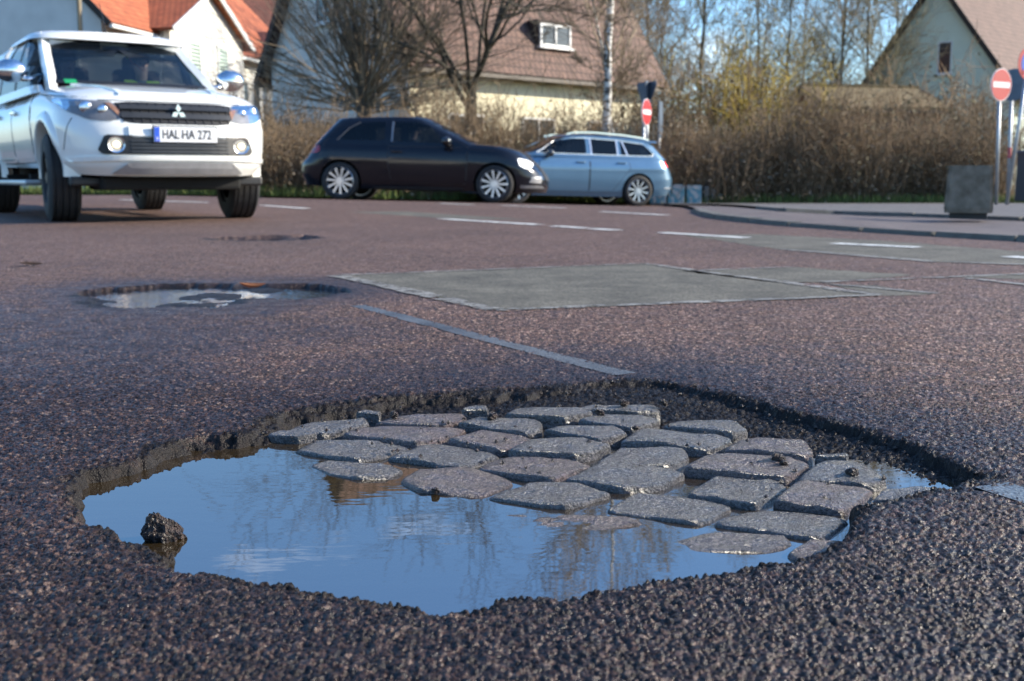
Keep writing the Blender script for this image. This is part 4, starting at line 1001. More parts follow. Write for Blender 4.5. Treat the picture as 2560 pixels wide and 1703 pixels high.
def build_estate():
    hd = math.pi + math.radians(20)
    n = G(1588, 508, None); D = 24.3; n = np.array([(1588 - 1280) / FPX * D, D])
    rv = np.array([math.sin(hd), -math.cos(hd)])          # towards the car's right
    c = n + rv * .79
    root = empty('estate_car', (float(c[0]), float(c[1]), 0), hd, label='light blue metallic estate car with silver roof rails and glowing tail lamp', category='car')
    PM = paint('blue_metallic', (.105, .205, .31), .45, .3)
    # origin at the rear axle, front axle at 2.79
    S = Shell(.905, [(0, .91), (.15, .955), (.40, .985), (.60, .99), (.70, 1.0), (.76, .985), (.92, .95), (1, .87)],
              [(0, 3.62), (.3, 3.68), (.6, 3.64), (1, 3.40)], [(0, -.90), (.22, -.99), (.42, -1.0), (.62, -.93), (1, -.72)],
              [(-1.1, .27), (-.7, .24), (.5, .19), (3, .19), (4, .22)], [(-1.1, 1.05), (-.5, 1.06), (1.5, 1.045), (2.3, 1.03), (2.8, .96), (3.3, .85), (3.8, .72)],
              2.9, -.3, 2.6, 3.4, .03)
    C = Shell(.85, [(0, 1), (.3, .955), (.7, .87), (.92, .79), (1, .72)], [(0, 2.72), (.3, 2.40), (.6, 2.05), (.9, 1.72), (1, 1.6)], [(0, -.78), (.4, -.62), (.8, -.48), (1, -.40)],
              [(-2, 1.0), (4, 1.0)], [(-1, 1.39), (-.4, 1.42), (.2, 1.46), (1.2, 1.485), (1.6, 1.47), (2, 1.42), (3, 1.4)], 0, 0, 3.0, 4, .02, rel=.45)
    chrome = mat('window_chrome', (.75, .77, .8), .3, metal=.8)
    sg = [[(2.28, 1.075), (2.05, 1.21), (1.80, 1.335), (1.52, 1.385), (1.22, 1.395), (1.22, 1.075)], [(1.10, 1.075), (1.10, 1.395), (.50, 1.375), (.50, 1.075)], [(.42, 1.075), (.42, 1.37), (-.13, 1.31), (-.28, 1.20), (-.34, 1.12), (-.29, 1.085)]]
    pl = [('door_frame', [(1.11, 1.07), (1.11, 1.395)], chrome, .03), ('door_frame', [(.50, 1.07), (.50, 1.38)], chrome, .03), ('door_frame', [(.27, 1.07), (.37, 1.36)], chrome, .03),
          ('window_chrome_strip', [(2.33, 1.065), (2.07, 1.205), (1.81, 1.345), (1.53, 1.398), (1.2, 1.41), (.45, 1.385), (-.14, 1.325), (-.27, 1.21), (-.35, 1.12)], chrome, .022),
          ('window_chrome_strip', [(2.33, 1.062), (1.2, 1.064), (0, 1.066), (-.30, 1.072), (-.35, 1.12)], chrome, .022)]
    ws = [(-.72, 1.08), (.72, 1.08), (.60, 1.42), (-.60, 1.42)]
    rw = [(-.60, 1.08), (.60, 1.08), (.52, 1.34), (-.52, 1.34)]
    lt = [('tail_lamp', [(-.93, .95), (-.62, .965), (-.66, .87), (-.90, .83)], M_REDLIT, .006), ('headlight', [(3.2, .80), (3.5, .72), (3.52, .62), (3.2, .66)], M_DRL, .006),
          ('rear_reflector', [(-.95, .42), (-.62, .41), (-.62, .39), (-.95, .39)], chrome, .012), ('sill_trim', [(.45, .29), (2.3, .28), (2.3, .31), (.45, .32)], PM, .016)]
    doors = [([(1.17, 1.03), (1.17, .30), (2.25, .30), (2.32, .70), (2.25, 1.02)], 1.36, .90), ([(1.14, 1.03), (1.14, .30), (.62, .30), (.36, .62), (.22, .80), (.28, 1.03)], .42, .91)]
    build_car(root, PM, S, C, (2.79, 0), .33, .225, .245, .375, .79, sg, pl, ws, rw, 10, .0, lt, doors, (2.10, 1.06, mat('mirror_dark', (.04, .045, .05), .25, coat=.6)),
              dict(mid=1.2, floor=((.9, 0, 1.05), (2.5, 1.4, .02)), seats=(1.35, .45), sz=1.14))
    for s in (-1, 1):
        B(lambda bm: bar(bm, [(1.62, s * .66, 1.475), (1.45, s * .665, 1.515), (1.0, s * .67, 1.53), (.3, s * .67, 1.50), (-.15, s * .665, 1.455), (-.30, s * .66, 1.42)], .035, .030), 'roof_rail', root, M_CHROME)
        y = .905 + .10
        B(lambda bm: box(bm, (2.12, s * 1.02, 1.06), (.10, .05, .03), bevel=.01), 'mirror_indicator', root, mat('amber_lit', (.8, .2, .05), .3, emit=(1, .25, .05), estr=1.0))
    B(lambda bm: patch(bm, [(-.70, 1.36), (.70, 1.36), (.68, 1.40), (-.68, 1.40)], lambda y, z, o: (-.42 - o + abs(y) * .05, y, z), .10, .25, .2), 'roof_spoiler', root, PM)
    wheels_on_ground(root, (2.79, 0), hd)
    root.location.z = float(terrain(root.location.x, root.location.y))
    bpy.context.view_layer.update()
    seated_person('person in a dark jacket driving the light blue estate car', 'people in passing cars', root.matrix_world.copy(), 1.45, .36, .54, None, mat('dark_jacket', (.03, .03, .035), .9))
build_hatchback()
build_estate()
# ------------------------------------------------------------------ road surface details
def flat_mat(name, col, rough, scale=30, bump=.4, bs=330, var=.3, worn=None):
    m, n, L, b = nmat(name, rough)
    tc = n.new('ShaderNodeTexCoord')
    v = n.new('ShaderNodeTexVoronoi'); v.inputs['Scale'].default_value = 170; L.new(tc.outputs['Object'], v.inputs['Vector'])
    sp = n.new('ShaderNodeSeparateColor'); L.new(v.outputs['Color'], sp.inputs[0])
    cr = n.new('ShaderNodeValToRGB'); e = cr.color_ramp.elements; e[0].color = (*[c * (1 - var) for c in col], 1); e[1].color = (*[min(1, c * (1 + var)) for c in col], 1)
    L.new(sp.outputs[0], cr.inputs[0])
    no = n.new('ShaderNodeTexNoise'); no.inputs['Scale'].default_value = 4.2; no.inputs['Detail'].default_value = 9; no.inputs['Roughness'].default_value = .7; L.new(tc.outputs['Object'], no.inputs['Vector'])
    mr = n.new('ShaderNodeMapRange'); mr.inputs['From Min'].default_value = .3; mr.inputs['From Max'].default_value = .7; mr.inputs['To Min'].default_value = .45; mr.inputs['To Max'].default_value = 1.45; L.new(no.outputs['Fac'], mr.inputs['Value'])
    mc = n.new('ShaderNodeMix'); mc.data_type = 'RGBA'; mc.blend_type = 'MULTIPLY'; mc.inputs['Factor'].default_value = 1; L.new(cr.outputs[0], mc.inputs['A']); L.new(mr.outputs[0], mc.inputs['B'])
    L.new(mc.outputs['Result'], b.inputs['Base Color'])
    v2 = n.new('ShaderNodeTexVoronoi'); v2.inputs['Scale'].default_value = bs; L.new(tc.outputs['Object'], v2.inputs['Vector'])
    bp = n.new('ShaderNodeBump'); bp.inputs['Strength'].default_value = bump; bp.inputs['Distance'].default_value = .003; bp.invert = True; L.new(v2.outputs['Distance'], bp.inputs['Height']); L.new(bp.outputs[0], b.inputs['Normal'])
    if worn:
        # worn through: the asphalt shows where the paint has gone
        tr = n.new('ShaderNodeBsdfTransparent'); mx = n.new('ShaderNodeMixShader'); n3 = n.new('ShaderNodeTexNoise'); n3.inputs['Scale'].default_value = 16; n3.inputs['Detail'].default_value = 8; n3.inputs['Roughness'].default_value = .75
        L.new(tc.outputs['Object'], n3.inputs['Vector']); c3 = n.new('ShaderNodeValToRGB'); c3.color_ramp.elements[0].position = worn - .06; c3.color_ramp.elements[1].position = worn + .06
        L.new(n3.outputs['Fac'], c3.inputs[0]); L.new(c3.outputs[0], mx.inputs[0]); L.new(tr.outputs[0], mx.inputs[1]); L.new(b.outputs[0], mx.inputs[2]); L.new(mx.outputs[0], n['Material Output'].inputs['Surface'])
    return m
M_PATCH = flat_mat('patch_asphalt', (.105, .096, .074), .85, var=.55)
M_SEAM = flat_mat('seam_bitumen', (.22, .21, .19), .7, bump=.25, worn=.46)
M_STRIP = flat_mat('wet_seam', (.10, .11, .12), .30, bump=.35, bs=220, worn=.34)
M_PAINT = flat_mat('road_paint', (.70, .70, .66), .6, bump=.25, worn=.42)
def ground_sheet(name, px, dz, m, parent=None, step=.35, rough=.0, **props):
    """A sheet on the street: outline given as photo pixels, cut into pieces that follow the street surface."""
    P = [G(x, y)[:2] for x, y in px]
    return plan_sheet(name, P, dz, m, parent, step, rough, **props)
def plan_sheet(name, P, dz, m, parent=None, step=.35, rough=0, **props):
    P = [np.array(p[:2], float) for p in P]
    if rough:
        Q = []
        for i in range(len(P)):
            a, b = P[i], P[(i + 1) % len(P)]; k = max(1, int(np.linalg.norm(b - a) / .06))
            nrm = np.array([-(b - a)[1], (b - a)[0]]); nrm /= np.linalg.norm(nrm) + 1e-9
            for j in range(k):
                q = a + (b - a) * j / k; Q.append(q + nrm * rough * (fbm(np.array([q[0] * 14]), np.array([q[1] * 14]), 7)[0] - .47) * 2)
        P = Q
    bm = bmesh.new(); bm.faces.new([bm.verts.new((p[0], p[1], 0)) for p in P])
    A = np.array(P); lo, hi = A.min(0), A.max(0)
    for ax in (0, 1):
        n_ = int(min(60, (hi[ax] - lo[ax]) / step))
        for c in np.linspace(lo[ax], hi[ax], n_ + 2)[1:-1]:
            co = [0, 0, 0]; no = [0, 0, 0]; co[ax] = c; no[ax] = 1
            bmesh.ops.bisect_plane(bm, geom=bm.verts[:] + bm.edges[:] + bm.faces[:], plane_co=co, plane_no=no)
    for v in bm.verts: v.co.z = float(terrain(v.co.x, v.co.y)) + dz
    me = from_bm(name, bm)
    if sum(p.normal.z for p in me.polygons) < 0: me.flip_normals()
    return link(name, me, parent, m, **props)
def strip_px(name, a, b, w, dz, m, rough=.006, **props):
    p, q = G(*a)[:2], G(*b)[:2]; d = (q - p) / np.linalg.norm(q - p); n = np.array([-d[1], d[0]]) * w / 2
    return plan_sheet(name, [p + n, p - n, q - n, q + n], dz, m, road, .4, rough, **props)

for q in PATCH_PX: ground_sheet('asphalt_patch', q, .0008, M_PATCH, road, rough=.05)
for a, b, w in (((842, 690), (1610, 660), .04), ((1610, 660), (2195, 739), .05), ((1240, 777), (2195, 739), .045), ((842, 690), (1240, 777), .07), ((1720, 678), (1985, 669), .04), ((2052, 707), (2640, 683), .04),
                ((1950, 624), (2330, 655), .07), ((2330, 655), (2700, 668), .06), ((2420, 697), (2640, 722), .05), ((2065, 711), (2345, 735), .04)):
    strip_px('joint_seal', a, b, w, .0032, M_SEAM, .022)
# the sealed joint that runs into the hole and comes out again
for q in STRIPS: strip_px('joint_seal', *q, .0008, M_STRIP, .010)
def dash(a, b, w=.12): return strip_px('lane_marking', a, b, w, .0045, M_PAINT, .006)
for a, b in (((1102, 548), (1349, 563)), ((1382, 566), (1470, 572)), ((1655, 583), (1867, 596)), ((300, 500), (520, 507)), ((655, 514), (768, 522)), ((1099, 509), (1180, 513)), ((1252, 514), (1415, 521)), ((1503, 530), (1668, 539)),
             ((2085, 610), (2297, 620)), ((2520, 643), (2620, 650)), ((1480, 573), (1545, 577))): dash(a, b)

# ------------------------------------------------------------------ kerbs and pavements on the right
K1P = [(1745, 530), (1770, 539), (1801, 547), (1890, 557), (1989, 566), (2168, 580), (2350, 592), (2560, 604), (2900, 626), (3600, 668)]
K2P = [(1900, 530), (1956, 536), (2087, 543), (2290, 549), (2560, 560), (2900, 574), (3600, 604)]
M_PAVE = mat('pavement_asphalt', (.13, .105, .10), .75, var=.25, scale=3, bump=.5, bscale=300)
M_PAVE2 = mat('pavement_slabs', (.13, .12, .115), .8, var=.2, scale=4, bump=.4, bscale=200)
M_KERB = mat('kerb_concrete', (.13, .125, .112), .8, var=.25, scale=9, bump=.4, bscale=120)
k1 = [G(*p)[:2] for p in K1P]; k2 = [G(*p)[:2] for p in K2P]
vg = [np.array(p, float) for p in ((3.6, 26.4), (6, 26.95), (9, 26.95), (12, 26.95), (18, 26.95), (40, 26.95))]
pav1 = plan_sheet('pavement', k1 + k2[::-1] + [vg[0]], .032, M_PAVE, None, .8, kind='structure')
pav2 = plan_sheet('pavement', k2 + vg[::-1], .067, M_PAVE2, None, .8, kind='structure')
def kerb_line(pts, h, parent):
    P = []
    for a, b in zip(pts, pts[1:]):
        n = max(1, int(round(np.linalg.norm(b - a) / 1.0)))
        P += [a + (b - a) * i / n for i in range(n)]
    P.append(pts[-1])
    for i, (a, b) in enumerate(zip(P, P[1:])):
        d = (b - a) / np.linalg.norm(b - a); n = np.array([-d[1], d[0]]) * .07; a2, b2 = a + d * .006, b - d * .006
        jz = .006 * math.sin(i * 7.3)
        def f(bm):
            c = [(*q, float(terrain(q[0], q[1])) - .12) for q in (a2 + n, a2 - n, b2 - n, b2 + n)]
            poly_prism(bm, c, (0, 0, h + .12 + jz)); bmesh.ops.bevel(bm, geom=bm.edges[:], offset=.012, segments=2, affect='EDGES')
        B(f, 'kerb_stone', parent, M_KERB)
kerb_line(k1, .036, pav1); kerb_line(k2, .072, pav2)

# ------------------------------------------------------------------ the verge behind the street
vp = [np.array(p, float) for p in ((-160, 22.5), (-8, 22.9), (-3, 23.8), (0, 25.2), (3, 26.4), (6, 27), (20, 27), (160, 27))]
def earth_material():
    m, n, L, b = nmat('earth', .95)
    tc = n.new('ShaderNodeTexCoord'); no = n.new('ShaderNodeTexNoise'); no.inputs['Scale'].default_value = 1.3; no.inputs['Detail'].default_value = 8; L.new(tc.outputs['Object'], no.inputs['Vector'])
    cr = n.new('ShaderNodeValToRGB'); e = cr.color_ramp.elements; e[0].position = .35; e[0].color = (.055, .05, .028, 1); e[1].position = .65; e[1].color = (.075, .095, .03, 1); L.new(no.outputs['Fac'], cr.inputs[0]); L.new(cr.outputs[0], b.inputs['Base Color'])
    nb = n.new('ShaderNodeTexNoise'); nb.inputs['Scale'].default_value = 30; nb.inputs['Detail'].default_value = 5; L.new(tc.outputs['Object'], nb.inputs['Vector'])
    bp = n.new('ShaderNodeBump'); bp.inputs['Strength'].default_value = .8; bp.inputs['Distance'].default_value = .1; L.new(nb.outputs['Fac'], bp.inputs['Height']); L.new(bp.outputs[0], b.inputs['Normal'])
    return m
verge = plan_sheet('verge_ground', vp + [np.array([400., 300.]), np.array([-400., 300.])], .05, earth_material(), None, 3.0, kind='structure')
def verge_y(x): return float(np.interp(x, [p[0] for p in vp], [p[1] for p in vp]))

# ------------------------------------------------------------------ vegetation
def tubes(segs, name='twigs', sides=3):
    """Tapered prisms for an (n,8) array of x0 y0 z0 x1 y1 z1 r0 r1."""
    S_ = np.asarray(segs, float); a = S_[:, :3]; b = S_[:, 3:6]; d = b - a; d /= np.linalg.norm(d, axis=1, keepdims=True) + 1e-9
    h = np.where(np.abs(d[:, 2:3]) > .9, np.array([[1., 0, 0]]), np.array([[0, 0, 1.]]))
    u = np.cross(d, h); u /= np.linalg.norm(u, axis=1, keepdims=True) + 1e-9; w = np.cross(d, u)
    V = []
    for p, r in ((a, S_[:, 6:7]), (b, S_[:, 7:8])):
        for k in range(sides):
            t = 2 * math.pi * k / sides; V.append(p + r * (u * math.cos(t) + w * math.sin(t)))
    V = np.stack(V, 1); n = len(S_); base = np.arange(n)[:, None] * 2 * sides
    F = [base + np.array([[k, (k + 1) % sides, sides + (k + 1) % sides, sides + k]]) for k in range(sides)]
    return mesh_np(name, V.reshape(-1, 3), np.concatenate(F), True)
def leaf_mesh(pts, size, rng, name='leaves'):
    n = len(pts); c = np.asarray(pts); u = rng.normal(size=(n, 3)); u /= np.linalg.norm(u, axis=1, keepdims=True); w = rng.normal(size=(n, 3)); w -= (w * u).sum(1, keepdims=True) * u; w /= np.linalg.norm(w, axis=1, keepdims=True)
    s = size * rng.uniform(.6, 1.3, (n, 1)); V = np.stack([c - u * s, c + w * s * .55, c + u * s, c - w * s * .55], 1).reshape(-1, 3)
    return mesh_np(name, V, np.arange(n * 4).reshape(n, 4))
def rot_about(v, ax, a): return v * math.cos(a) + np.cross(ax, v) * math.sin(a) + ax * np.dot(ax, v) * (1 - math.cos(a))
def grow(rng, p, d, L, r, depth, spec, out, tips):
    n = spec['segs'][depth]; taper = spec['taper']; pts = [(p.copy(), r)]
    for i in range(n):
        d = d + rng.normal(size=3) * spec['wob'][depth] + np.array([0, 0, spec['up'][depth]]); d /= np.linalg.norm(d)
        q = p + d * L / n; r1 = max(spec['rmin'], r * (1 - (1 - taper) * (i + 1) / n) if depth < len(spec['segs']) - 1 else r * (1 - .8 * (i + 1) / n))
        r0 = pts[-1][1]; out.append((*p, *q, r0, r1)); p = q; pts.append((p.copy(), r1))
    if depth + 1 < len(spec['segs']):
        k = spec['kids'][depth]
        for j in range(k):
            t = rng.uniform(spec['from'][depth], 1.0); f = t * n; i = min(n - 1, int(f)); a = pts[i][0] + (pts[i + 1][0] - pts[i][0]) * (f - i)
            rr = pts[i][1] * rng.uniform(*spec['kr'])
            ax = np.cross(d, rng.normal(size=3)); ax /= np.linalg.norm(ax) + 1e-9
            nd = rot_about(d, ax, rng.uniform(*spec['ang'][depth])); grow(rng, a, nd, L * rng.uniform(*spec['kl'][depth]), max(spec['rmin'], rr), depth + 1, spec, out, tips)
    else: tips.append(p)
M_BARK = mat('grey_brown_bark', (.085, .066, .048), .95, var=.35, scale=14, bump=.6, bscale=40)
M_TWIG = mat('twig_brown', (.23, .18, .125), .9, var=.35, scale=3)
M_TWIG2 = mat('twig_olive', (.21, .18, .105), .9, var=.4, scale=3)
M_DRY = mat('dry_leaves', (.22, .15, .085), .85, var=.45, scale=6)
M_YELLOW = mat('yellow_leaves', (.42, .30, .04), .8, var=.3, scale=6)
M_GREEN = mat('grass_green', (.13, .17, .04), .8, var=.4, scale=5)
def birch_material():
    m, n, L, b = nmat('birch_bark', .7)
    tc = n.new('ShaderNodeTexCoord'); mp = n.new('ShaderNodeMapping'); mp.inputs['Scale'].default_value = (2, 2, 5); L.new(tc.outputs['Object'], mp.inputs['Vector'])
    no = n.new('ShaderNodeTexNoise'); no.inputs['Scale'].default_value = 2.4; no.inputs['Detail'].default_value = 6; L.new(mp.outputs[0], no.inputs['Vector'])
    cr = n.new('ShaderNodeValToRGB'); e = cr.color_ramp.elements; e[0].position = .42; e[0].color = (.05, .045, .04, 1); e[1].position = .52; e[1].color = (.62, .60, .56, 1); L.new(no.outputs['Fac'], cr.inputs[0]); L.new(cr.outputs[0], b.inputs['Base Color']); return m
M_BIRCH = birch_material()
def tree(name, label, loc, seed, trunk_h, trunk_r, spec, first, twig_m=M_TWIG, bark=M_BARK, lean=(0, 0), leaves=None, group=None, crown_len=3.0, category='tree', pollard=False):
    rng = np.random.default_rng(seed); t_ = []; segs = []; tips = []
    p = np.zeros(3); n = 7; d0 = np.array([lean[0], lean[1], 1.0]); d0 /= np.linalg.norm(d0); ring = []
    for i in range(n):
        q = p + (d0 + rng.normal(size=3) * .03) * trunk_h / n
        r0 = trunk_r * (1.25 if i == 0 else 1 - .35 * i / n); r1 = trunk_r * (1 - .35 * (i + 1) / n) * (1.35 if pollard and i == n - 1 else 1)
        t_.append((*p, *q, r0, r1)); ring.append((q, r1)); p = q
    if first.get('leader'): 
        q = p
        for i in range(10):
            q2 = q + (d0 + rng.normal(size=3) * .05) * first['leader'] / 10; r0 = trunk_r * .65 * (1 - i / 10) + .01; r1 = trunk_r * .65 * (1 - (i + 1) / 10) + .01; t_.append((*q, *q2, r0, r1)); q = q2; ring.append((q, r1))
    k = first['n']
    for j in range(k):
        if first.get('leader'): i = rng.integers(first.get('lo', 3), len(ring)); a, ra = ring[i]
        else: a, ra = ring[-1][0] - np.array([0, 0, rng.uniform(0, first.get('spread', .3))]), ring[-1][1]
        th = rng.uniform(0, 2 * math.pi); el = rng.uniform(*first['el']); dd = np.array([math.cos(th) * math.cos(el), math.sin(th) * math.cos(el), math.sin(el)])
        grow(rng, np.array(a, float), dd, crown_len * rng.uniform(.7, 1.15), ra * rng.uniform(*first['r']), 0, spec, segs, tips)
    root = empty(name, loc, rng.uniform(0, 6), label=label, category=category)
    if group: root['group'] = group
    link('trunk', tubes(t_, 'trunk', 10), root, bark)
    link('crown', tubes(segs, 'crown'), root, twig_m)
    if leaves:
        m, cnt, size = leaves; idx = rng.integers(0, len(tips), cnt); pts = np.array(tips)[idx] + rng.normal(size=(cnt, 3)) * .22
        link('leaves', leaf_mesh(pts, size, rng), root, m, kind='stuff')
    return root
BROAD = dict(segs=(6, 5, 4, 3), kids=(5, 6, 5), wob=(.13, .18, .2, .25), up=(.05, .04, .03, .03), taper=.5, rmin=.007, ang=((.4, 1.0), (.4, 1.1), (.4, 1.1)), kl=((.45, .7), (.45, .7), (.45, .75)), kr=(.45, .7))
BROAD['from'] = (.3, .25, .2)
WISPY = dict(segs=(6, 4, 3), kids=(8, 7), wob=(.10, .15, .2), up=(.07, .05, .02), taper=.35, rmin=.008, ang=((.3, .8), (.3, .9)), kl=((.4, .7), (.4, .7)), kr=(.4, .65))
WISPY['from'] = (.25, .2)
SHOOT = dict(segs=(5, 3), kids=(9,), wob=(.08, .12), up=(.05, .02), taper=.3, rmin=.006, ang=((.15, .5),), kl=((.3, .6),), kr=(.4, .6))
SHOOT['from'] = (.3,)
def GZ(x, y): return float(terrain(x, y)) + .05
def at_px(px, D): return ((px - 1280) / FPX * D, D, GZ((px - 1280) / FPX * D, D))
tree('pollarded_tree', 'stout pollarded tree with a bushy fan of bare shoots beside the grey gable', at_px(912, 31), 3, 2.9, .27, SHOOT, dict(n=115, el=(-.1, 1.55), r=(.10, .2), spread=.8), crown_len=3.9, pollard=True)
tree('bare_tree', 'dark bare tree with thick forking limbs before the yellow wall', at_px(1180, 31.5), 8, 3.0, .21, BROAD, dict(n=8, el=(.55, 1.4), r=(.5, .75), spread=.8), twig_m=mat('dark_bark', (.07, .06, .042), .95, var=.3, scale=8), bark=mat('dark_bark', (.07, .06, .042), .95, var=.3, scale=8), crown_len=5.6)
tree('young_tree', 'slender young tree before the corner of the yellow wall', at_px(1052, 32), 12, 2.2, .07, WISPY, dict(n=6, el=(.5, 1.3), r=(.5, .8), spread=.5), crown_len=1.8)
tree('birch_tree', 'tall birch with a thick white trunk behind the estate car', at_px(1506, 30), 21, 4.0, .145, WISPY, dict(n=34, el=(.2, 1.1), r=(.3, .55), leader=9.0, lo=5), bark=M_BIRCH, lean=(.035, .0), crown_len=2.4)
tree('birch_tree', 'thin leaning birch sapling next to the thick birch', at_px(1553, 31), 22, 3.0, .05, WISPY, dict(n=16, el=(.3, 1.2), r=(.3, .6), leader=4.0, lo=4), bark=M_BIRCH, lean=(.16, 0), crown_len=1.4)
far_trees = [(1610, 47, 4, .16, 5.0), (1745, 52, 5, .18, 5.5), (1880, 56, 5.5, .2, 6), (1950, 50, 4.5, .16, 5), (2085, 58, 6, .2, 6), (2150, 52, 5, .17, 5.2), (2215, 62, 6, .2, 6), (2290, 70, 6, .2, 6),
             (1560, 60, 6, .2, 6), (1440, 64, 7, .2, 6), (1990, 68, 7, .2, 6.5), (1650, 66, 7, .2, 6)]
protos = {}
FT = 'leafless tree in the grove of bare trees behind the hedge'
for i, (px, D, th, tr_, cl) in enumerate(far_trees):
    k = i % 4
    if k not in protos:
        protos[k] = tree('bare_tree', FT, at_px(px, D), 40 + k, 3.5, .07, WISPY, dict(n=30, el=(.3, 1.3), r=(.35, .7), leader=7.5, lo=2), twig_m=(M_TWIG, M_TWIG2)[k % 2], crown_len=3.0, group='bare trees behind the hedge')
        o = protos[k]
    else:
        o = protos[k].copy(); COL.objects.link(o)
        for ch in protos[k].children:
            c = ch.copy(); COL.objects.link(c); c.parent = o
        o.location = at_px(px, D); o.rotation_euler.z = i * 1.7
    o['label'] = ('leafless tree behind the brown roof of the cream-walled house' if px < 1600 else 'leafless tree between the brown roof end and the yellow-leaved tree' if px < 1800 else 'leafless tree right behind the yellow-leaved tree' if px < 2000 else 'leafless tree behind the old brick shed' if px < 2180 else 'leafless tree beside the gable of the mint-green house')
    s = cl / 4.6 * (.9 + .25 * (i * 37 % 10) / 10); o.scale = (s, s, s)
tree('yellow_leaved_tree', 'small tree still holding yellow leaves behind the hedge', at_px(1890, 37), 70, 1.6, .09, WISPY, dict(n=14, el=(.4, 1.4), r=(.4, .7), spread=.8), twig_m=M_TWIG2, leaves=(M_YELLOW, 1500, .05), crown_len=2.6)

# shrubs: bundles of bare stems with a few dry leaves
def shrub_proto(seed, H, Rd, nst, ntw, nleaf):
    rng = np.random.default_rng(seed); segs = []; tips = []
    for i in range(nst):
        a = rng.uniform(0, 6.283); r = Rd * math.sqrt(rng.uniform()) * .75; p = np.array([r * math.cos(a), r * math.sin(a), 0.]); h = H * rng.uniform(.55, 1.1)
        d = np.array([math.cos(a) * .22 + rng.normal() * .12, math.sin(a) * .22 + rng.normal() * .12, 1.]); rr = rng.uniform(.007, .014)
        for k in range(4):
            d = d + rng.normal(size=3) * .10; d /= np.linalg.norm(d); q = p + d * h / 4; segs.append((*p, *q, rr * (1 - .2 * k), rr * (.8 - .2 * k))); 
            for _ in range(ntw):
                b = p + (q - p) * rng.uniform(); e = d * .6 + rng.normal(size=3) * .6; e /= np.linalg.norm(e); L = H * rng.uniform(.08, .26); c = b + e * L * .5; e2 = e + rng.normal(size=3) * .25; e2 /= np.linalg.norm(e2); f = c + e2 * L * .5
                segs.append((*b, *c, .006, .005)); segs.append((*c, *f, .005, .003)); tips.append(f)
            p = q
    ix = rng.integers(0, len(tips), nleaf)
    return tubes(segs, 'stems'), leaf_mesh(np.array(tips)[ix] * np.array([1, 1, .85]) + rng.normal(size=(nleaf, 3)) * .08, .035, rng)
SHR = [shrub_proto(100 + k, 2.1, .8, 46, 3, 480) for k in range(4)]
rng = np.random.default_rng(77)
def shrub(name, label, x, y, s, sz, k, tm, lm, group, category='shrub'):
    o = empty(name, (x, y, GZ(x, y) - .02), rng.uniform(0, 6.28), label=label, category=category)
    if group: o['group'] = group
    o.scale = (s, s, sz)
    link('stems', SHR[k][0], o); link('leaves', SHR[k][1], o, kind='stuff')
    o.children[0].data.materials.append(None) if not SHR[k][0].materials else None
    for ch, m in zip(o.children, (tm, lm)):
        if not ch.data.materials: ch.data.materials.append(None)
        ch.material_slots[0].link = 'OBJECT'; ch.material_slots[0].material = m
HL = 'bare brown hedge shrub behind the black hatchback'; HR = 'tall bare brown hedge shrub to the side of the graffitied blocks'; HB = 'taller twiggy bush rising behind the hedge row'
def hedge_label(px):
    if px < 760: return 'bare brown hedge shrub between the pickup and the black hatchback'
    if px < 1300: return HL
    if px < 1640: return 'bare brown hedge shrub behind the light blue estate car'
    if px < 1800: return 'tall bare hedge shrub behind the graffitied concrete blocks'
    if px < 2000: return 'tall bare hedge shrub below the yellow-leaved tree'
    if px < 2230: return 'tall bare hedge shrub before the old brick shed'
    return 'bare hedge shrub before the mint-green house, by the sign posts'
n_ = 0
for px in range(560, 2480, 38):
    for row in range(2):
        D0 = verge_y((px - 1280) / FPX * 28) + .9 + row * 1.0; x = (px + row * 19 - 1280) / FPX * D0 + rng.normal() * .12
        hgt = .74 if px < 1040 else .98 if px < 1480 else 1.08
        if 1500 < px < 1640: hgt = .72
        if px > 2150: hgt = 1.0
        shrub('hedge_shrub', hedge_label(px), x, D0 + rng.normal() * .15, rng.uniform(.85, 1.1), hgt * rng.uniform(.74, 1.26), n_ % 4, (M_TWIG, M_TWIG2)[n_ % 3 == 0], M_DRY, 'hedge behind the black hatchback' if px < 1300 else 'hedge behind the estate car' if px < 1640 else 'tall hedge by the graffitied blocks', 'hedge shrub'); n_ += 1
for px in (1650, 1710, 1775, 1840, 1905, 1960, 2020, 2075, 2130, 2290, 2340, 2390, 2440, 1590, 1530):
    D0 = 32 + rng.uniform(0, 3); s = rng.uniform(1.6, 2.1) * (.72 if 1990 < px < 2050 else .9 if px < 2200 and px > 1990 else 1)
    shrub('twiggy_bush', 'twiggy bush behind the hedge near the birches' if px < 1690 else 'tall twiggy bush between the birches and the yellow-speckled bushes' if px < 1830 else 'twiggy bush speckled with yellow leaves behind the hedge' if px < 1930 else 'twiggy bush between hedge and old brick shed' if px < 2200 else 'twiggy bush before the wall of the mint-green house', (px - 1280) / FPX * D0, D0, s, s * .95, n_ % 4, (M_TWIG, M_TWIG2)[n_ % 2], M_YELLOW if 1820 < px < 1930 else M_DRY, 'bushes behind the hedge', 'bush'); n_ += 1
for px, D0, s in ((640, 27.5, .9), (690, 28.2, 1.15), (735, 27.2, .85), (765, 28.8, 1.2), (610, 29, 1.3)):
    shrub('dark_shrub', 'dark tangled shrub between the pickup and the hatchback', (px - 1280) / FPX * D0, D0, s, s * 1.1, n_ % 4, mat('dark_twig', (.055, .045, .03), .9, var=.3), M_DRY, 'tangled shrubs by the pickup'); n_ += 1
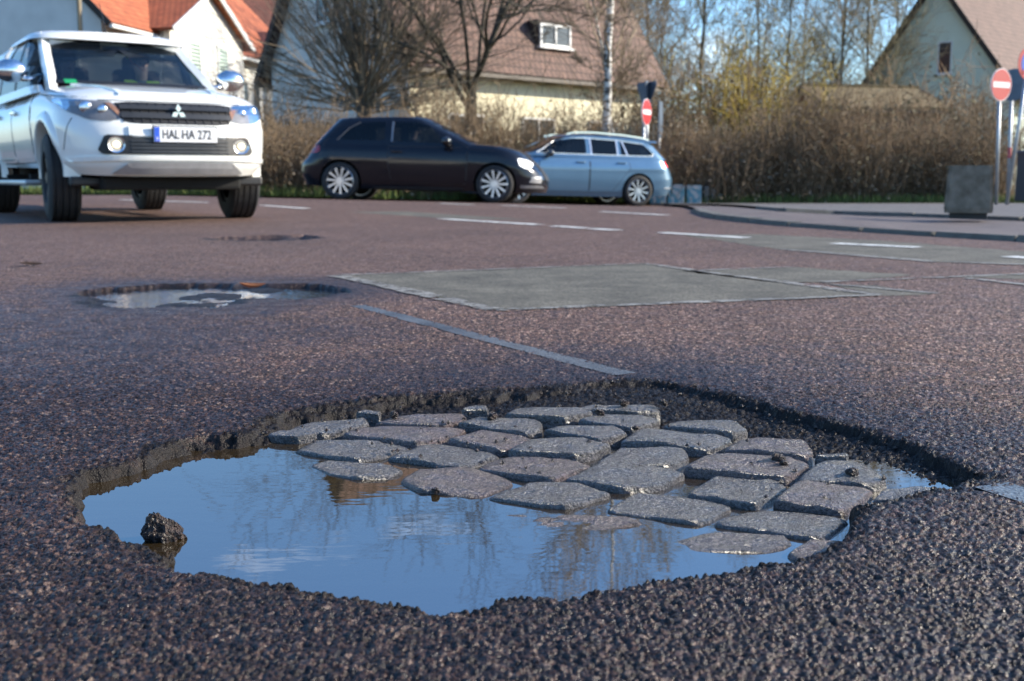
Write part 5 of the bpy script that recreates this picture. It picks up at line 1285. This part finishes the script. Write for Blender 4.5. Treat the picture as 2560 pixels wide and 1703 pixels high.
# grass along the kerb
def grass():
    rng = np.random.default_rng(5); n = 14000
    px = rng.uniform(-200, 2620, n); y = np.array([verge_y((p - 1280) / FPX * 27) for p in px]) + .05 + rng.exponential(.45, n); x = (px - 1280) / FPX * y
    h = rng.uniform(.08, .30, n); z = terrain(x, y) + .04; lx = rng.normal(size=n) * .07; ly = rng.normal(size=n) * .07; w = .012
    a = rng.uniform(0, 3.14, n); V = np.stack([np.stack([x - w * np.cos(a), y - w * np.sin(a), z], 1), np.stack([x + w * np.cos(a), y + w * np.sin(a), z], 1), np.stack([x + lx, y + ly, z + h], 1)], 1).reshape(-1, 3)
    return mesh_np('grass', V, np.arange(n * 3).reshape(n, 3))
link('grass', grass(), None, M_GREEN, kind='stuff', label='low green grass growing along the edge of the street', category='grass')

# ------------------------------------------------------------------ houses
def tile_material(name, c1, c2, rows=3.2):
    m, n, L, b = nmat(name, .75)
    tc = n.new('ShaderNodeTexCoord'); no = n.new('ShaderNodeTexNoise'); no.inputs['Scale'].default_value = 2.5; no.inputs['Detail'].default_value = 7; L.new(tc.outputs['Object'], no.inputs['Vector'])
    br = n.new('ShaderNodeTexBrick'); br.inputs['Scale'].default_value = 1; br.inputs['Brick Width'].default_value = .24; br.inputs['Row Height'].default_value = .30; br.inputs['Mortar Size'].default_value = .022; br.inputs['Color1'].default_value = (*c1, 1); br.inputs['Color2'].default_value = (*c2, 1); br.inputs['Mortar'].default_value = (*[c * .35 for c in c1], 1)
    uv = n.new('ShaderNodeUVMap'); L.new(uv.outputs[0], br.inputs['Vector'])
    mr = n.new('ShaderNodeMapRange'); mr.inputs['From Min'].default_value = .3; mr.inputs['From Max'].default_value = .7; mr.inputs['To Min'].default_value = .78; mr.inputs['To Max'].default_value = 1.2; L.new(no.outputs['Fac'], mr.inputs['Value'])
    mc = n.new('ShaderNodeMix'); mc.data_type = 'RGBA'; mc.blend_type = 'MULTIPLY'; mc.inputs['Factor'].default_value = 1; L.new(br.outputs['Color'], mc.inputs['A']); L.new(mr.outputs[0], mc.inputs['B']); L.new(mc.outputs['Result'], b.inputs['Base Color'])
    bp = n.new('ShaderNodeBump'); bp.inputs['Strength'].default_value = .8; bp.inputs['Distance'].default_value = .03; bp.invert = True; L.new(br.outputs['Fac'], bp.inputs['Height']); L.new(bp.outputs[0], b.inputs['Normal'])
    return m
M_TILE_BR = tile_material('brown_roof_tiles', (.125, .070, .052), (.165, .092, .068))
M_TILE_OR = tile_material('orange_roof_tiles', (.42, .115, .045), (.50, .15, .06))
M_TILE_RED = tile_material('red_brown_roof_tiles', (.20, .075, .05), (.26, .10, .065))
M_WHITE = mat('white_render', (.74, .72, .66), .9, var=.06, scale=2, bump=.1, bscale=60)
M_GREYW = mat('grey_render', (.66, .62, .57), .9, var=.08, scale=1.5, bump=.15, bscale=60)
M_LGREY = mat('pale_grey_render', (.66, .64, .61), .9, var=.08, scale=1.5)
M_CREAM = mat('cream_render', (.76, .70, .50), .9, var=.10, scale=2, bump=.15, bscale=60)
M_MINT = mat('mint_render', (.72, .80, .68), .9, var=.06, scale=1.2)
M_FRAME = mat('window_frame_white', (.78, .78, .76), .5, var=.04)
M_PANE = mat('window_pane', (.03, .04, .05), .08, coat=.3)
M_WOODD = mat('dark_verge_board', (.035, .026, .022), .8)
def slab(bm, q, t):
    """Roof slab over the quad q (eave a, eave b, ridge b, ridge a) with thickness t; UVs in metres along / up the slope."""
    q = [Vector(p) for p in q]; n = (q[1] - q[0]).cross(q[3] - q[0]).normalized()
    if n.z < 0: n = -n
    top = [bm.verts.new(p + n * t) for p in q]; bot = [bm.verts.new(p) for p in q]
    uvl = bm.loops.layers.uv.verify(); u = (q[1] - q[0]).normalized(); 
    fs = [bm.faces.new(top), bm.faces.new(bot[::-1])] + [bm.faces.new((top[i], bot[i], bot[(i + 1) % len(q)], top[(i + 1) % len(q)])) for i in range(len(q))]
    w = n.cross(u)
    for f in fs:
        for l in f.loops: d = l.vert.co - q[0]; l[uvl].uv = (d.dot(u), d.dot(w))
def house(name, label, A, u, L, W, zg, ze, zr, walls, roof_m, ov=.35, vo=.3, group=None, end_m=None, gut=None):
    """Gabled house: A = near corner at the ground, u = direction of the long (eave) side, the gable runs to its left; returns (root, fn)."""
    u = Vector((u[0], u[1], 0)).normalized(); v = Vector((-u.y, u.x, 0)); A = Vector((A[0], A[1], 0)); root = empty(name, (A.x, A.y, zg), 0, label=label, category='house')
    def P(a, b, z): p = u * a + v * b; return (p.x, p.y, z - zg)
    def w_(bm):
        E = [[bm.verts.new(P(a, b, z)) for a, b, z in ((x, 0, zg - .3), (x, W, zg - .3), (x, W, ze), (x, W / 2, zr - .05), (x, 0, ze))] for x in (0, L)]
        bm.faces.new(E[0]); bm.faces.new(E[1][::-1])
        for i in range(5): j = (i + 1) % 5; bm.faces.new((E[0][i], E[0][j], E[1][j], E[1][i]))
    wl = B(w_, 'wall', root, walls)
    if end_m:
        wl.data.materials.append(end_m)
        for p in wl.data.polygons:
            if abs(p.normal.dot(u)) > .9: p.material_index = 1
    sl_ = (zr - ze) / (W / 2); zo = ze - ov * sl_
    for s in (0, 1):
        b0 = -ov if s == 0 else W + ov
        rf = B(lambda bm: slab(bm, [P(-vo, b0, zo), P(L + vo, b0, zo), P(L + vo, W / 2, zr), P(-vo, W / 2, zr)], .14), 'roof_slope', root, roof_m)
        for x in (-vo - .03, L + vo + .03):
            B(lambda bm: bar(bm, [P(x, b0, zo + .04), P(x, W / 2, zr + .04)], .06, .24), 'verge_board', root, M_WOODD)
        B(lambda bm: bar(bm, [P(-vo, b0 + (-.06 if s == 0 else .06), zo - .02), P(L + vo, b0 + (-.06 if s == 0 else .06), zo - .02)], .13, .12), 'gutter', root, gut or M_FRAME)
    B(lambda bm: bar(bm, [P(-vo, W / 2, zr + .15), P(L + vo, W / 2, zr + .15)], .22, .14), 'ridge_tiles', root, roof_m)
    return root, P, u, v
def window(root, P, a, z, w, h, face, panes=2, depth=.06, shutter=None):
    """A window on the long side (face='side', a along u) or the near gable (face='end', a along v)."""
    def Q(da, dz, out):
        return P(a + da, -out, z + dz) if face == 'side' else P(-out, a + da, z + dz)
    def rect(bm, x0, x1, z0, z1, o0, o1):
        c = [Q(x, zz, o) for o in (o0, o1) for x, zz in ((x0, z0), (x1, z0), (x1, z1), (x0, z1))]; vs_ = [bm.verts.new(p) for p in c]
        for f in ((0, 1, 2, 3), (7, 6, 5, 4), (0, 4, 5, 1), (1, 5, 6, 2), (2, 6, 7, 3), (3, 7, 4, 0)): bm.faces.new([vs_[i] for i in f])
    f = .07
    def fr(bm):
        rect(bm, -w / 2, -w / 2 + f, 0, h, .0, depth); rect(bm, w / 2 - f, w / 2, 0, h, .0, depth); rect(bm, -w / 2 + f, w / 2 - f, 0, f, .0, depth); rect(bm, -w / 2 + f, w / 2 - f, h - f, h, .0, depth)
        for k in range(1, panes): x = -w / 2 + w * k / panes; rect(bm, x - f / 2, x + f / 2, f, h - f, .0, depth)
    o = B(fr, 'window', root, M_FRAME, kind='stuff') if False else B(fr, 'window', root, M_FRAME)
    for k in range(panes):
        x0 = -w / 2 + w * k / panes + f / 2; x1 = x0 + w / panes - f
        B(lambda bm: rect(bm, x0, x1, f, h - f, .005, .02), 'pane', o, M_PANE)
    B(lambda bm: rect(bm, -w / 2 - .1, w / 2 + .1, -.08, -.01, .0, .16), 'sill', o, M_FRAME)
    if shutter:
        k = int(h / .16)
        for i in range(k):
            zz = h - f - (i + .5) * (h - 2 * f) / k
            B(lambda bm: rect(bm, -w / 2 + f, w / 2 - f, zz - .05, zz + .05, .021, .04), 'shutter_slat', o, shutter)
    return o

# the house in the middle: grey gable to the left, cream wall in the sun, steep brown roof
CU = np.array([8.4, 8.0]) / math.hypot(8.4, 8.0)
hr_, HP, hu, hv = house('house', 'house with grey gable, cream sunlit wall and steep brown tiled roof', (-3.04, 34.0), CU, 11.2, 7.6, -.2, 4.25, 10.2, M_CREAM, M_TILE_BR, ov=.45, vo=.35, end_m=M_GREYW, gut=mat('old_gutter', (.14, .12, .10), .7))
for a in (2.2, 5.4, 8.6): window(hr_, HP, a, 1.0, 1.5, 1.35, 'side', 2)
window(hr_, HP, 4.3, 5.3, 1.0, 1.2, 'end', 2)
def dormer(root, P, a, zc, ze, zr, W, w=1.3, h=.95):
    sl_ = (zr - ze) / (W / 2); b = (zc - ze) / sl_
    d = B(lambda bm: box(bm, P(a, b - .02, zc + .35), (w + .12, .55, h + .1), rz=math.atan2(hu.y, hu.x), bevel=.02), 'dormer', root, M_TILE_BR)
    def Pd(a_, o, z): return P(a_, b - .30 + o, z)
    window(root, Pd, a, zc - .08, w, h, 'side', 2)
dormer(hr_, HP, 6.20, 4.77, 4.25, 10.2, 7.6, w=1.45, h=0.72)
B(lambda bm: box(bm, HP(8.5, 5.2, 10.4), (.7, .7, 2.0), rz=math.atan2(hu.y, hu.x)), 'chimney', hr_, mat('chimney_brick', (.22, .10, .07), .9, var=.2, scale=8))
# the long white house on the left, its end wall grey in the shade, orange roofs, two cross gables
LU = np.array([2.6, 13.2]); LU /= np.linalg.norm(LU)
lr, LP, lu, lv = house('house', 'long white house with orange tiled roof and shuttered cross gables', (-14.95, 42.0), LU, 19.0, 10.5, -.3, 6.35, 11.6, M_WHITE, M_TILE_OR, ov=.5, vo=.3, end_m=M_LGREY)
window(lr, LP, 7.2, 5.2, .95, 1.5, 'end', 1)
def cross_gable(a0, a1, out, ze, zr, m, sh):
    u3, v3 = lu, lv; am = (a0 + a1) / 2
    def gw(bm):
        f = [bm.verts.new(LP(a, -out, z)) for a, z in ((a0, -.3), (a1, -.3), (a1, ze), (am, zr - .05), (a0, ze))]; k = [bm.verts.new(LP(a, 3.5, z)) for a, z in ((a0, -.3), (a1, -.3), (a1, ze), (am, zr - .05), (a0, ze))]
        bm.faces.new(f); bm.faces.new(k[::-1])
        for i in range(5): j = (i + 1) % 5; bm.faces.new((f[i], f[j], k[j], k[i]))
    B(gw, 'cross_gable', lr, M_WHITE)
    s_ = (zr - ze) / (am - a0)
    for e, ae in ((-1, a0 - .4), (1, a1 + .4)):
        B(lambda bm: slab(bm, [LP(ae, -out - .35, ze - .4 * s_), LP(ae, 3.6, ze - .4 * s_), LP(am, 3.6, zr), LP(am, -out - .35, zr)], .12), 'roof_slope', lr, m)
        B(lambda bm: bar(bm, [LP(ae, -out - .38, ze - .4 * s_ + .03), LP(am, -out - .38, zr + .03)], .06, .22), 'verge_board', lr, M_FRAME)
    if sh:
        for a in (a0 + (a1 - a0) * .30, a0 + (a1 - a0) * .68): window(lr, lambda x, b, z: LP(x, b - out, z), a, 4.45, 1.0, 1.5, 'side', 1, shutter=mat('shutter_green', (.50, .60, .52), .6))
cross_gable(3.2, 9.9, 1.0, 6.25, 8.1, M_TILE_OR, True)
cross_gable(14.5, 18.5, 1.0, 6.25, 7.6, M_TILE_RED, False)
for a in (12.0, 13.4): window(lr, LP, a, 3.4, .9, 1.5, 'side', 1)
B(lambda bm: bar(bm, [LP(10.4, -.75, 6.2), LP(10.4, -.1, 5.6), LP(10.4, -.1, 0)], .10, .10, up=(1, 0, 0)), 'downpipe', lr, mat('zinc', (.35, .36, .37), .5, metal=.6))
# far roof between them
fr_, FP_, _, _ = house('house', 'distant house with a pale gable peeping over the orange roof', (-18.5, 78.0), (1, .25), 12, 9, -.3, 9.5, 14.2, M_LGREY, M_TILE_RED)
# mint-green house on the right
MU = np.array([.72, .694])
# gable faces the street: its near corner is the right-hand one
mr_, MP, mu_, mv_ = house('house', 'mint-green gabled house with a brown roof beyond the hedge', (24.2, 55.0), MU, 13.0, 8.2, -.3, 4.7, 10.2, M_MINT, M_TILE_BR, ov=.5, vo=.4, gut=M_WOODD)
window(mr_, MP, 3.6, 5.55, .75, 1.6, 'end', 1)
# old brick outbuilding under a mossy roof
M_BRK = mat('old_brick', (.16, .075, .05), .95, var=.35, scale=5, bump=.4, bscale=20)
sh, SP_, _, _ = house('brick_shed', 'low old brick shed with a mossy grass-grown roof', (10.9, 39.0), (.98, .2), 4.2, 4.0, -.2, 2.75, 3.5, M_BRK, mat('mossy_thatch', (.17, .125, .06), .95, var=.4, scale=6, bump=.6, bscale=12), ov=.2, vo=.2, gut=M_WOODD)

# ------------------------------------------------------------------ street furniture
M_STEEL = mat('galvanised_steel', (.40, .42, .44), .45, metal=.7, var=.12, scale=8)
M_SIGNRED = mat('sign_red', (.42, .012, .014), .4, var=.06)
M_SIGNWHITE = mat('sign_white', (.72, .74, .76), .4, var=.04)
M_SIGNBLUE = mat('sign_blue', (.01, .08, .45), .4)
M_SIGNBACK = mat('sign_back_grey', (.10, .13, .17), .5, metal=.3)
def post(root, h, lean=(0, 0), r=.032): return B(lambda bm: cyl(bm, (0, 0, -.05), (lean[0], lean[1], h), r, n=14), 'post', root, M_STEEL, True)
def disc(root, name, c, rz, R, m, t=.012, off=0, seg=36):
    M = Matrix.Translation(c) @ Matrix.Rotation(rz, 4, 'Z') @ Matrix.Translation((0, -off, 0)) @ Matrix.Rotation(math.pi / 2, 4, 'X')
    return B(lambda bm: bmesh.ops.create_cone(bm, cap_ends=True, segments=seg, radius1=R, radius2=R, depth=t, matrix=M), name, root, m)
def no_entry(root, c, rz, R=.30):
    d = disc(root, 'sign_plate', c, rz, R, M_SIGNWHITE)
    disc(d, 'red_disc', c, rz, R * .95, M_SIGNRED, .006, .008)
    def bar_(bm): bmesh.ops.create_cube(bm, size=1, matrix=Matrix.Translation(c) @ Matrix.Rotation(rz, 4, 'Z') @ Matrix.Translation((0, -.0135, 0)) @ Matrix.Diagonal((R * 1.62, .005, R * .34, 1)))
    B(bar_, 'white_bar', d, M_SIGNWHITE)
    disc(d, 'sign_back', c, rz, R * .98, M_SIGNBACK, .004, -.009)
def place(px, D, dz=0): x = (px - 1280) / FPX * D; return (x, D, float(terrain(x, D)) + dz)
# left group
D = 26.3; p = place(1604, D, .05); r = empty('no_entry_sign', p, 0, label='red and white no-entry sign on a steel post behind the estate car', category='road sign')
zc = AT(1618, 281, D)[2] - p[2]
post(r, zc + .30); no_entry(r, (.05, -.06, zc), math.radians(62))
p2 = place(1612, D + .5, .05); r = empty('give_way_sign', p2, 0, label='inverted triangular sign seen nearly edge-on above the no-entry sign', category='road sign'); zt = AT(1612, 205, D + .5)[2] - p2[2]
post(r, zt + .02)
for sgn, a in ((1, 70), (-1, -62)):
    M = Matrix.Translation((.03 * sgn, -.05, zt - .26)) @ Matrix.Rotation(math.radians(a), 4, 'Z')
    def tri(bm):
        poly_prism(bm, [M @ Vector((x, -.006, z)) for x, z in chaikin([(-.45, .26), (.45, .26), (0, -.52)], 1, .9)], M.to_3x3() @ Vector((0, .012, 0)))
    B(tri, 'sign_plate', r, M_SIGNBACK)
p = place(1642, D + 1, .05); r = empty('panel_sign', p, 0, label='slim dark upright sign panel seen edge-on beside the no-entry sign', category='road sign'); zt = AT(1640, 252, D + 1)[2] - p[2]
post(r, zt - .05, r=.03); B(lambda bm: box(bm, (.02, -.06, zt - .45), (.60, .03, .86), rz=math.radians(74), bevel=.01), 'sign_plate', r, M_SIGNBACK)
# right group
D = 21.4; p = place(2482, D, .12); r = empty('no_entry_sign', p, 0, label='red and white no-entry sign on a post behind the concrete bin', category='road sign')
ct = AT(2499, 213, D); zc = ct[2] - p[2]; lean = ct[0] - p[0]
post(r, zc + .1, (lean, 0)); no_entry(r, (lean, -.06, zc), math.radians(31))
p = place(2510, D + .4, .12); r = empty('round_sign', p, 0, label='round sign turned away showing its dark grey back', category='road sign'); ct = AT(2530, 213, D + .4); zc = ct[2] - p[2]; lean = ct[0] - p[0]
post(r, zc, (lean, 0)); disc(r, 'sign_plate', (lean, -.06, zc), math.radians(-48), .30, M_SIGNBACK); B(lambda bm: cyl(bm, (lean * .38, 0, zc * .38), (lean * .47, 0, zc * .47), .036, n=14), 'red_sticker', r, mat('sticker_red', (.5, .10, .10), .5))
B(lambda bm: box(bm, (lean + .02, -.075, zc), (.4, .02, .06), rz=math.radians(-48)), 'mounting_rail', r, M_STEEL)
D = 20.6; p = place(2508, D, .12); r = empty('no_stopping_sign', p, 0, label='blue and red no-stopping sign on a leaning steel post', category='road sign'); ct = AT(2570, 160, D); zc = ct[2] - p[2]; lean = ct[0] - p[0]
post(r, zc + .3, (lean * (zc + .3) / zc, 0)); d = disc(r, 'sign_plate', (lean, -.06, zc), math.radians(28), .30, M_SIGNRED); disc(d, 'blue_disc', (lean, -.06, zc), math.radians(28), .225, M_SIGNBLUE, .006, .008)
def slash(bm): bmesh.ops.create_cube(bm, size=1, matrix=Matrix.Translation((lean, -.06, zc)) @ Matrix.Rotation(math.radians(28), 4, 'Z') @ Matrix.Translation((0, -.0135, 0)) @ Matrix.Rotation(math.radians(45), 4, 'Y') @ Matrix.Diagonal((.06, .005, .5, 1)))
B(slash, 'red_slash', d, M_SIGNRED)
p = place(2566, 21.8, .12); r = empty('utility_cabinet', p, .2, label='dark grey utility cabinet standing by the leaning sign post', category='cabinet')
B(lambda bm: box(bm, (.2, 0, .48), (.85, .35, .92), bevel=.015), 'housing', r, mat('cabinet_grey', (.06, .065, .07), .6)); B(lambda bm: box(bm, (.2, -.185, .5), (.74, .02, .78), bevel=.006), 'door', r, mat('cabinet_grey', (.06, .065, .07), .6)); B(lambda bm: box(bm, (.2, 0, .96), (.92, .42, .05), bevel=.012), 'lid', r, M_SIGNBACK)
# concrete bin
pb = G(2440, 541, -.01); r = empty('concrete_bin', (pb[0], pb[1] + .2, float(terrain(pb[0], pb[1] + .2)) + .068), -.39, label='weathered grey concrete litter bin standing on the pavement', category='litter bin')
M_CONC = mat('washed_concrete', (.15, .12, .085), .95, col2=(.30, .25, .19), scale=9, bump=1.0, bscale=90)
def binb(bm):
    def ringv(s, z): return [bm.verts.new((a * s, b * s, z)) for a, b in ((-1, -1), (1, -1), (1, 1), (-1, 1))]
    A = [ringv(.225, .055), ringv(.232, .10), ringv(.212, .50), ringv(.207, .53), ringv(.17, .53), ringv(.17, .30)]
    for a, b in zip(A, A[1:]):
        for i in range(4): bm.faces.new((a[i], a[(i + 1) % 4], b[(i + 1) % 4], b[i]))
    bm.faces.new(A[0][::-1]); bm.faces.new(A[-1]); ed = [e for e in bm.edges if abs(e.verts[0].co.z - e.verts[1].co.z) > .02 and abs(e.verts[0].co.x) > .2]
    bmesh.ops.bevel(bm, geom=ed, offset=.03, segments=3, affect='EDGES')
B(binb, 'body', r, M_CONC); B(lambda bm: box(bm, (0, 0, .03), (.36, .36, .07), bevel=.008), 'foot', r, mat('dark_concrete', (.05, .048, .045), .9)); B(lambda bm: box(bm, (0, 0, .42), (.32, .32, .02)), 'inner_bag', r, M_BLACK)
# graffitied concrete blocks
def graffiti_mat():
    m, n, L, b = nmat('painted_concrete', .85); tc = n.new('ShaderNodeTexCoord'); no = n.new('ShaderNodeTexNoise'); no.inputs['Scale'].default_value = 4.5; no.inputs['Detail'].default_value = 4; no.inputs['Distortion'].default_value = 1.2; L.new(tc.outputs['Object'], no.inputs['Vector'])
    cr = n.new('ShaderNodeValToRGB'); e = cr.color_ramp.elements; e[0].position = .44; e[0].color = (.12, .30, .36, 1); e[1].position = .53; e[1].color = (.46, .46, .44, 1); L.new(no.outputs['Fac'], cr.inputs[0]); L.new(cr.outputs[0], b.inputs['Base Color']); return m
M_GRAF = graffiti_mat()
for i, (px, w, h) in enumerate(((1640, 42, .50), (1684, 42, .50), (1728, 38, .49), (1758, 12, .47), (1774, 14, .40), (1790, 12, .28))):
    D = 26.6 + i * .12; p = place(px, D, .03); wm = w / FPX * D
    o = empty('concrete_block', p, .05 * i, label='graffitied concrete block set upright in the row behind the estate car' if i < 3 else 'plain narrow concrete block stepping down at the end of the row', category='concrete block', group='concrete blocks by the hedge' if i < 3 else 'stepped end blocks')
    B(lambda bm: box(bm, (0, 0, h / 2 - .03), (wm * .97, .30, h), bevel=.015), 'upright', o, M_GRAF if i < 3 else M_KERB); B(lambda bm: box(bm, (0, -.19, .0), (wm * .95, .1, .08), bevel=.01), 'toe', o, M_KERB)
D = 25.6; p = place(1583, D - .2, -.01); o = empty('kerb_block', (p[0] + .12, p[1] + .9, float(terrain(p[0] + .12, p[1] + .9)) - .01), .1, label='low grey stone block lying on the street by the estate car', category='stone block'); B(lambda bm: box(bm, (0, 0, .07), (.42, .2, .15), bevel=.02), 'block', o, M_KERB)
# picket fences
def fence(label, px0, px1, D, z0, h, n, m):
    a = np.array(place(px0, D)); b = np.array(place(px1, D)); r = empty('picket_fence', a, 0, label=label, category='fence'); L = b - a
    for k in range(n):
        q = L * k / (n - 1); hh = h + .03 * math.sin(k * 5.1)
        B(lambda bm: poly_prism(bm, [(q[0] - .035, 0, z0), (q[0] + .035, 0, z0), (q[0] + .035, 0, z0 + hh - .05), (q[0], 0, z0 + hh), (q[0] - .035, 0, z0 + hh - .05)], (0, .022, 0)), 'picket', r, m)
    for zz in (.3, h - .3): B(lambda bm: bar(bm, [(0, .045, z0 + zz), (L[0], .045 + L[1], z0 + zz)], .04, .09), 'rail', r, m)
    for k in range(0, n, 8): q = L * k / (n - 1); B(lambda bm: box(bm, (q[0], .10, z0 + h / 2), (.09, .07, h)), 'post', r, m)
fence('weathered grey picket fence before the grey gable', 690, 1050, 32.5, 0, 2.05, 44, mat('weathered_wood', (.16, .14, .12), .9, var=.25, scale=8))
fence('pale picket fence showing through the hedge near the birch', 1490, 1640, 31.6, 0, 2.15, 14, mat('pale_wood', (.40, .36, .26), .9, var=.3, scale=8))
# street lamp column by the grey end wall
p = place(199, 35, .05); p = (AT(199, 40, 35)[0], p[1], p[2]); r = empty('lamp_post', p, 0, label='tall brown lamp post before the shaded end wall of the white house', category='lamp post')
M_POLE = mat('pole_brown', (.22, .17, .10), .6, var=.15)
B(lambda bm: cyl(bm, (0, 0, 0), (0, 0, 8.2), .10, .06, n=16), 'column', r, M_POLE, True); B(lambda bm: cyl(bm, (0, 0, 0), (0, 0, 1.1), .13, .12, n=16), 'base', r, M_POLE, True); B(lambda bm: cyl(bm, (0, 0, 8.15), (.9, -.6, 8.5), .045, .04, n=10), 'arm', r, M_POLE, True); B(lambda bm: box(bm, (1.15, -.77, 8.5), (.65, .24, .14), rz=-.59, bevel=.04), 'lantern', r, M_SIGNBACK)

# ------------------------------------------------------------------ small things in and around the hole
def chunk(name, label, px, py, z, s, seed, m, cat, group=None):
    rng = np.random.default_rng(seed); p = G(px, py, z)
    def f(bm):
        bmesh.ops.create_icosphere(bm, subdivisions=4, radius=1)
        for v in bm.verts:
            c = np.array(v.co); k = 1 + .55 * (fbm(np.array([c[0] * 1.7 + seed]), np.array([c[1] * 1.7 + c[2] * 2.1]), seed)[0] - .47) * 2 + .22 * (fbm(np.array([c[0] * 6 + seed]), np.array([c[1] * 6 + c[2] * 5]), seed + 3)[0] - .47) * 2
            v.co = Vector(c * k); q_ = 1 - .45 * max(0, v.co.z) if seed == 1 else 1; v.co = Vector(((v.co.x * q_ - (.35 * v.co.z if seed == 1 else 0)) * s[0], v.co.y * q_ * s[1], v.co.z * s[2]))
    o = B(f, name, None, m, False, label=label, category=cat)
    if group: o['group'] = group
    o.location = (p[0], p[1], z + s[2] * .35); o.rotation_euler = (0, 0 if seed == 1 else rng.uniform(-.3, .3), .25 if seed == 1 else rng.uniform(0, 6))
    return o
M_CHUNK = mat('broken_asphalt', (.022, .018, .016), .35, col2=(.09, .06, .05), scale=120, bump=.9, bscale=260)
chunk('asphalt_lump', 'jagged dark lump of asphalt sticking out of the puddle', 408, 1348, ZW, (.021, .014, .022), 1, M_CHUNK, 'asphalt lump')
def crumbs():
    """Loose grit over the floor of the hole and the cobbles, denser along the broken edge."""
    rng = np.random.default_rng(9); n = 7000; x = rng.uniform(-.75, .75, n); y = rng.uniform(1.0, 2.1, n)
    sd = sdist(RIM, x, y); k = (sd > -.015) & (rng.uniform(size=n) < np.where(sd < .07, 1.0, .16)) & (stone_top(x, y) > ZW + .006); x, y, sd = x[k], y[k], sd[k]
    s = .0012 + .0035 * rng.uniform(size=len(x)) ** 4; z = np.where(sd < .06, road_height(x, y), stone_top(x, y) + .001) + s * .3
    B0 = np.array([(1, 0, 0), (-1, 0, 0), (0, 1, 0), (0, -1, 0), (0, 0, .8), (0, 0, -.8)]); F0 = np.array([(0, 2, 4), (2, 1, 4), (1, 3, 4), (3, 0, 4), (2, 0, 5), (1, 2, 5), (3, 1, 5), (0, 3, 5)])
    V = B0[None] * s[:, None, None] * rng.uniform(.6, 1.3, (len(x), 6, 1)); a = rng.uniform(0, 6.28, len(x)); c, q = np.cos(a)[:, None], np.sin(a)[:, None]
    V = np.stack([V[..., 0] * c - V[..., 1] * q, V[..., 0] * q + V[..., 1] * c, V[..., 2]], -1) + np.stack([x, y, z], 1)[:, None]
    return mesh_np('grit', V.reshape(-1, 3), (F0[None] + np.arange(len(x))[:, None, None] * 6).reshape(-1, 3))
link('grit', crumbs(), None, M_CHUNK, kind='stuff', label='loose black grit scattered over the hole floor and cobbles', category='grit')
for i, (px, py, s) in enumerate(((1945, 1150, .009), (1500, 1130 - 95, .007), (1960, 1160, .006), (1560, 1010, .008), (1088, 1230, .006), (2130, 1185, .008), (1660, 1010, .007), (1230, 1045, .009), (985, 1040, .008), (1590, 1072, .005))):
    zz = float(stone_top(*G(px, py, -.02)[:2]))
    chunk('asphalt_crumb', 'small black asphalt crumb lying on the exposed cobbles', px, py, zz, (s, s * .8, s * .7), 30 + i, M_CHUNK, 'asphalt crumb', 'asphalt crumbs on the cobbles')
def leaf(name, label, px, py, z, L, w, rz, m, curl=.4):
    p = G(px, py, z)
    def f(bm):
        R_ = []
        for i in range(9):
            t = i / 8; ww = w * math.sin(math.pi * min(1, t * .92 + .06)) ** .8; x = (t - .5) * L; zz = curl * L * (t - .5) ** 2
            R_.append([bm.verts.new((x, -ww, zz + ww * .35)), bm.verts.new((x, 0, zz)), bm.verts.new((x, ww, zz + ww * .35))])
        for A, C in zip(R_, R_[1:]):
            for k in (0, 1): bm.faces.new((A[k], A[k + 1], C[k + 1], C[k]))
        bmesh.ops.solidify(bm, geom=bm.faces[:], thickness=.0008)
    o = B(f, name, None, m, True, label=label, category='leaf'); o.location = (p[0], p[1], z + .0015); o.rotation_euler = (.1, .05, rz); return o
leaf('fallen_leaf', 'small yellow leaf floating at the left edge of the puddle', 322, 1146, ZW, .018, .004, .3, M_YELLOW)
leaf('fallen_leaf', 'pale yellow-green leaf beside the yellow one in the puddle', 362, 1147, ZW, .016, .003, -.1, mat('leaf_green', (.30, .32, .06), .7))
leaf('fallen_leaf', 'dry brown leaf lying on the far rim of the second pothole', 632, 720, .0, .09, .03, .5, mat('leaf_brown', (.30, .12, .05), .8), .6)
leaf('fallen_leaf', 'dark dry leaf on the open road beyond the second pothole', 78, 663, .004, .09, .025, .2, mat('leaf_dark', (.10, .06, .04), .8), .3)
def straw(bm):
    P = [(.0, 0, 0), (.006, .002, .008), (.012, .004, .013), (.018, .006, .012), (.021, .007, .006), (.019, .008, -.003)]
    bar(bm, P, .0022, .0022, up=(0, 1, 0))
o = B(straw, 'straw', None, mat('straw_tan', (.42, .32, .16), .7), True, label='curled tan straw standing at the left tip of the puddle', category='straw'); p = G(165, 1215, ZW); o.location = (p[0], p[1], ZW)
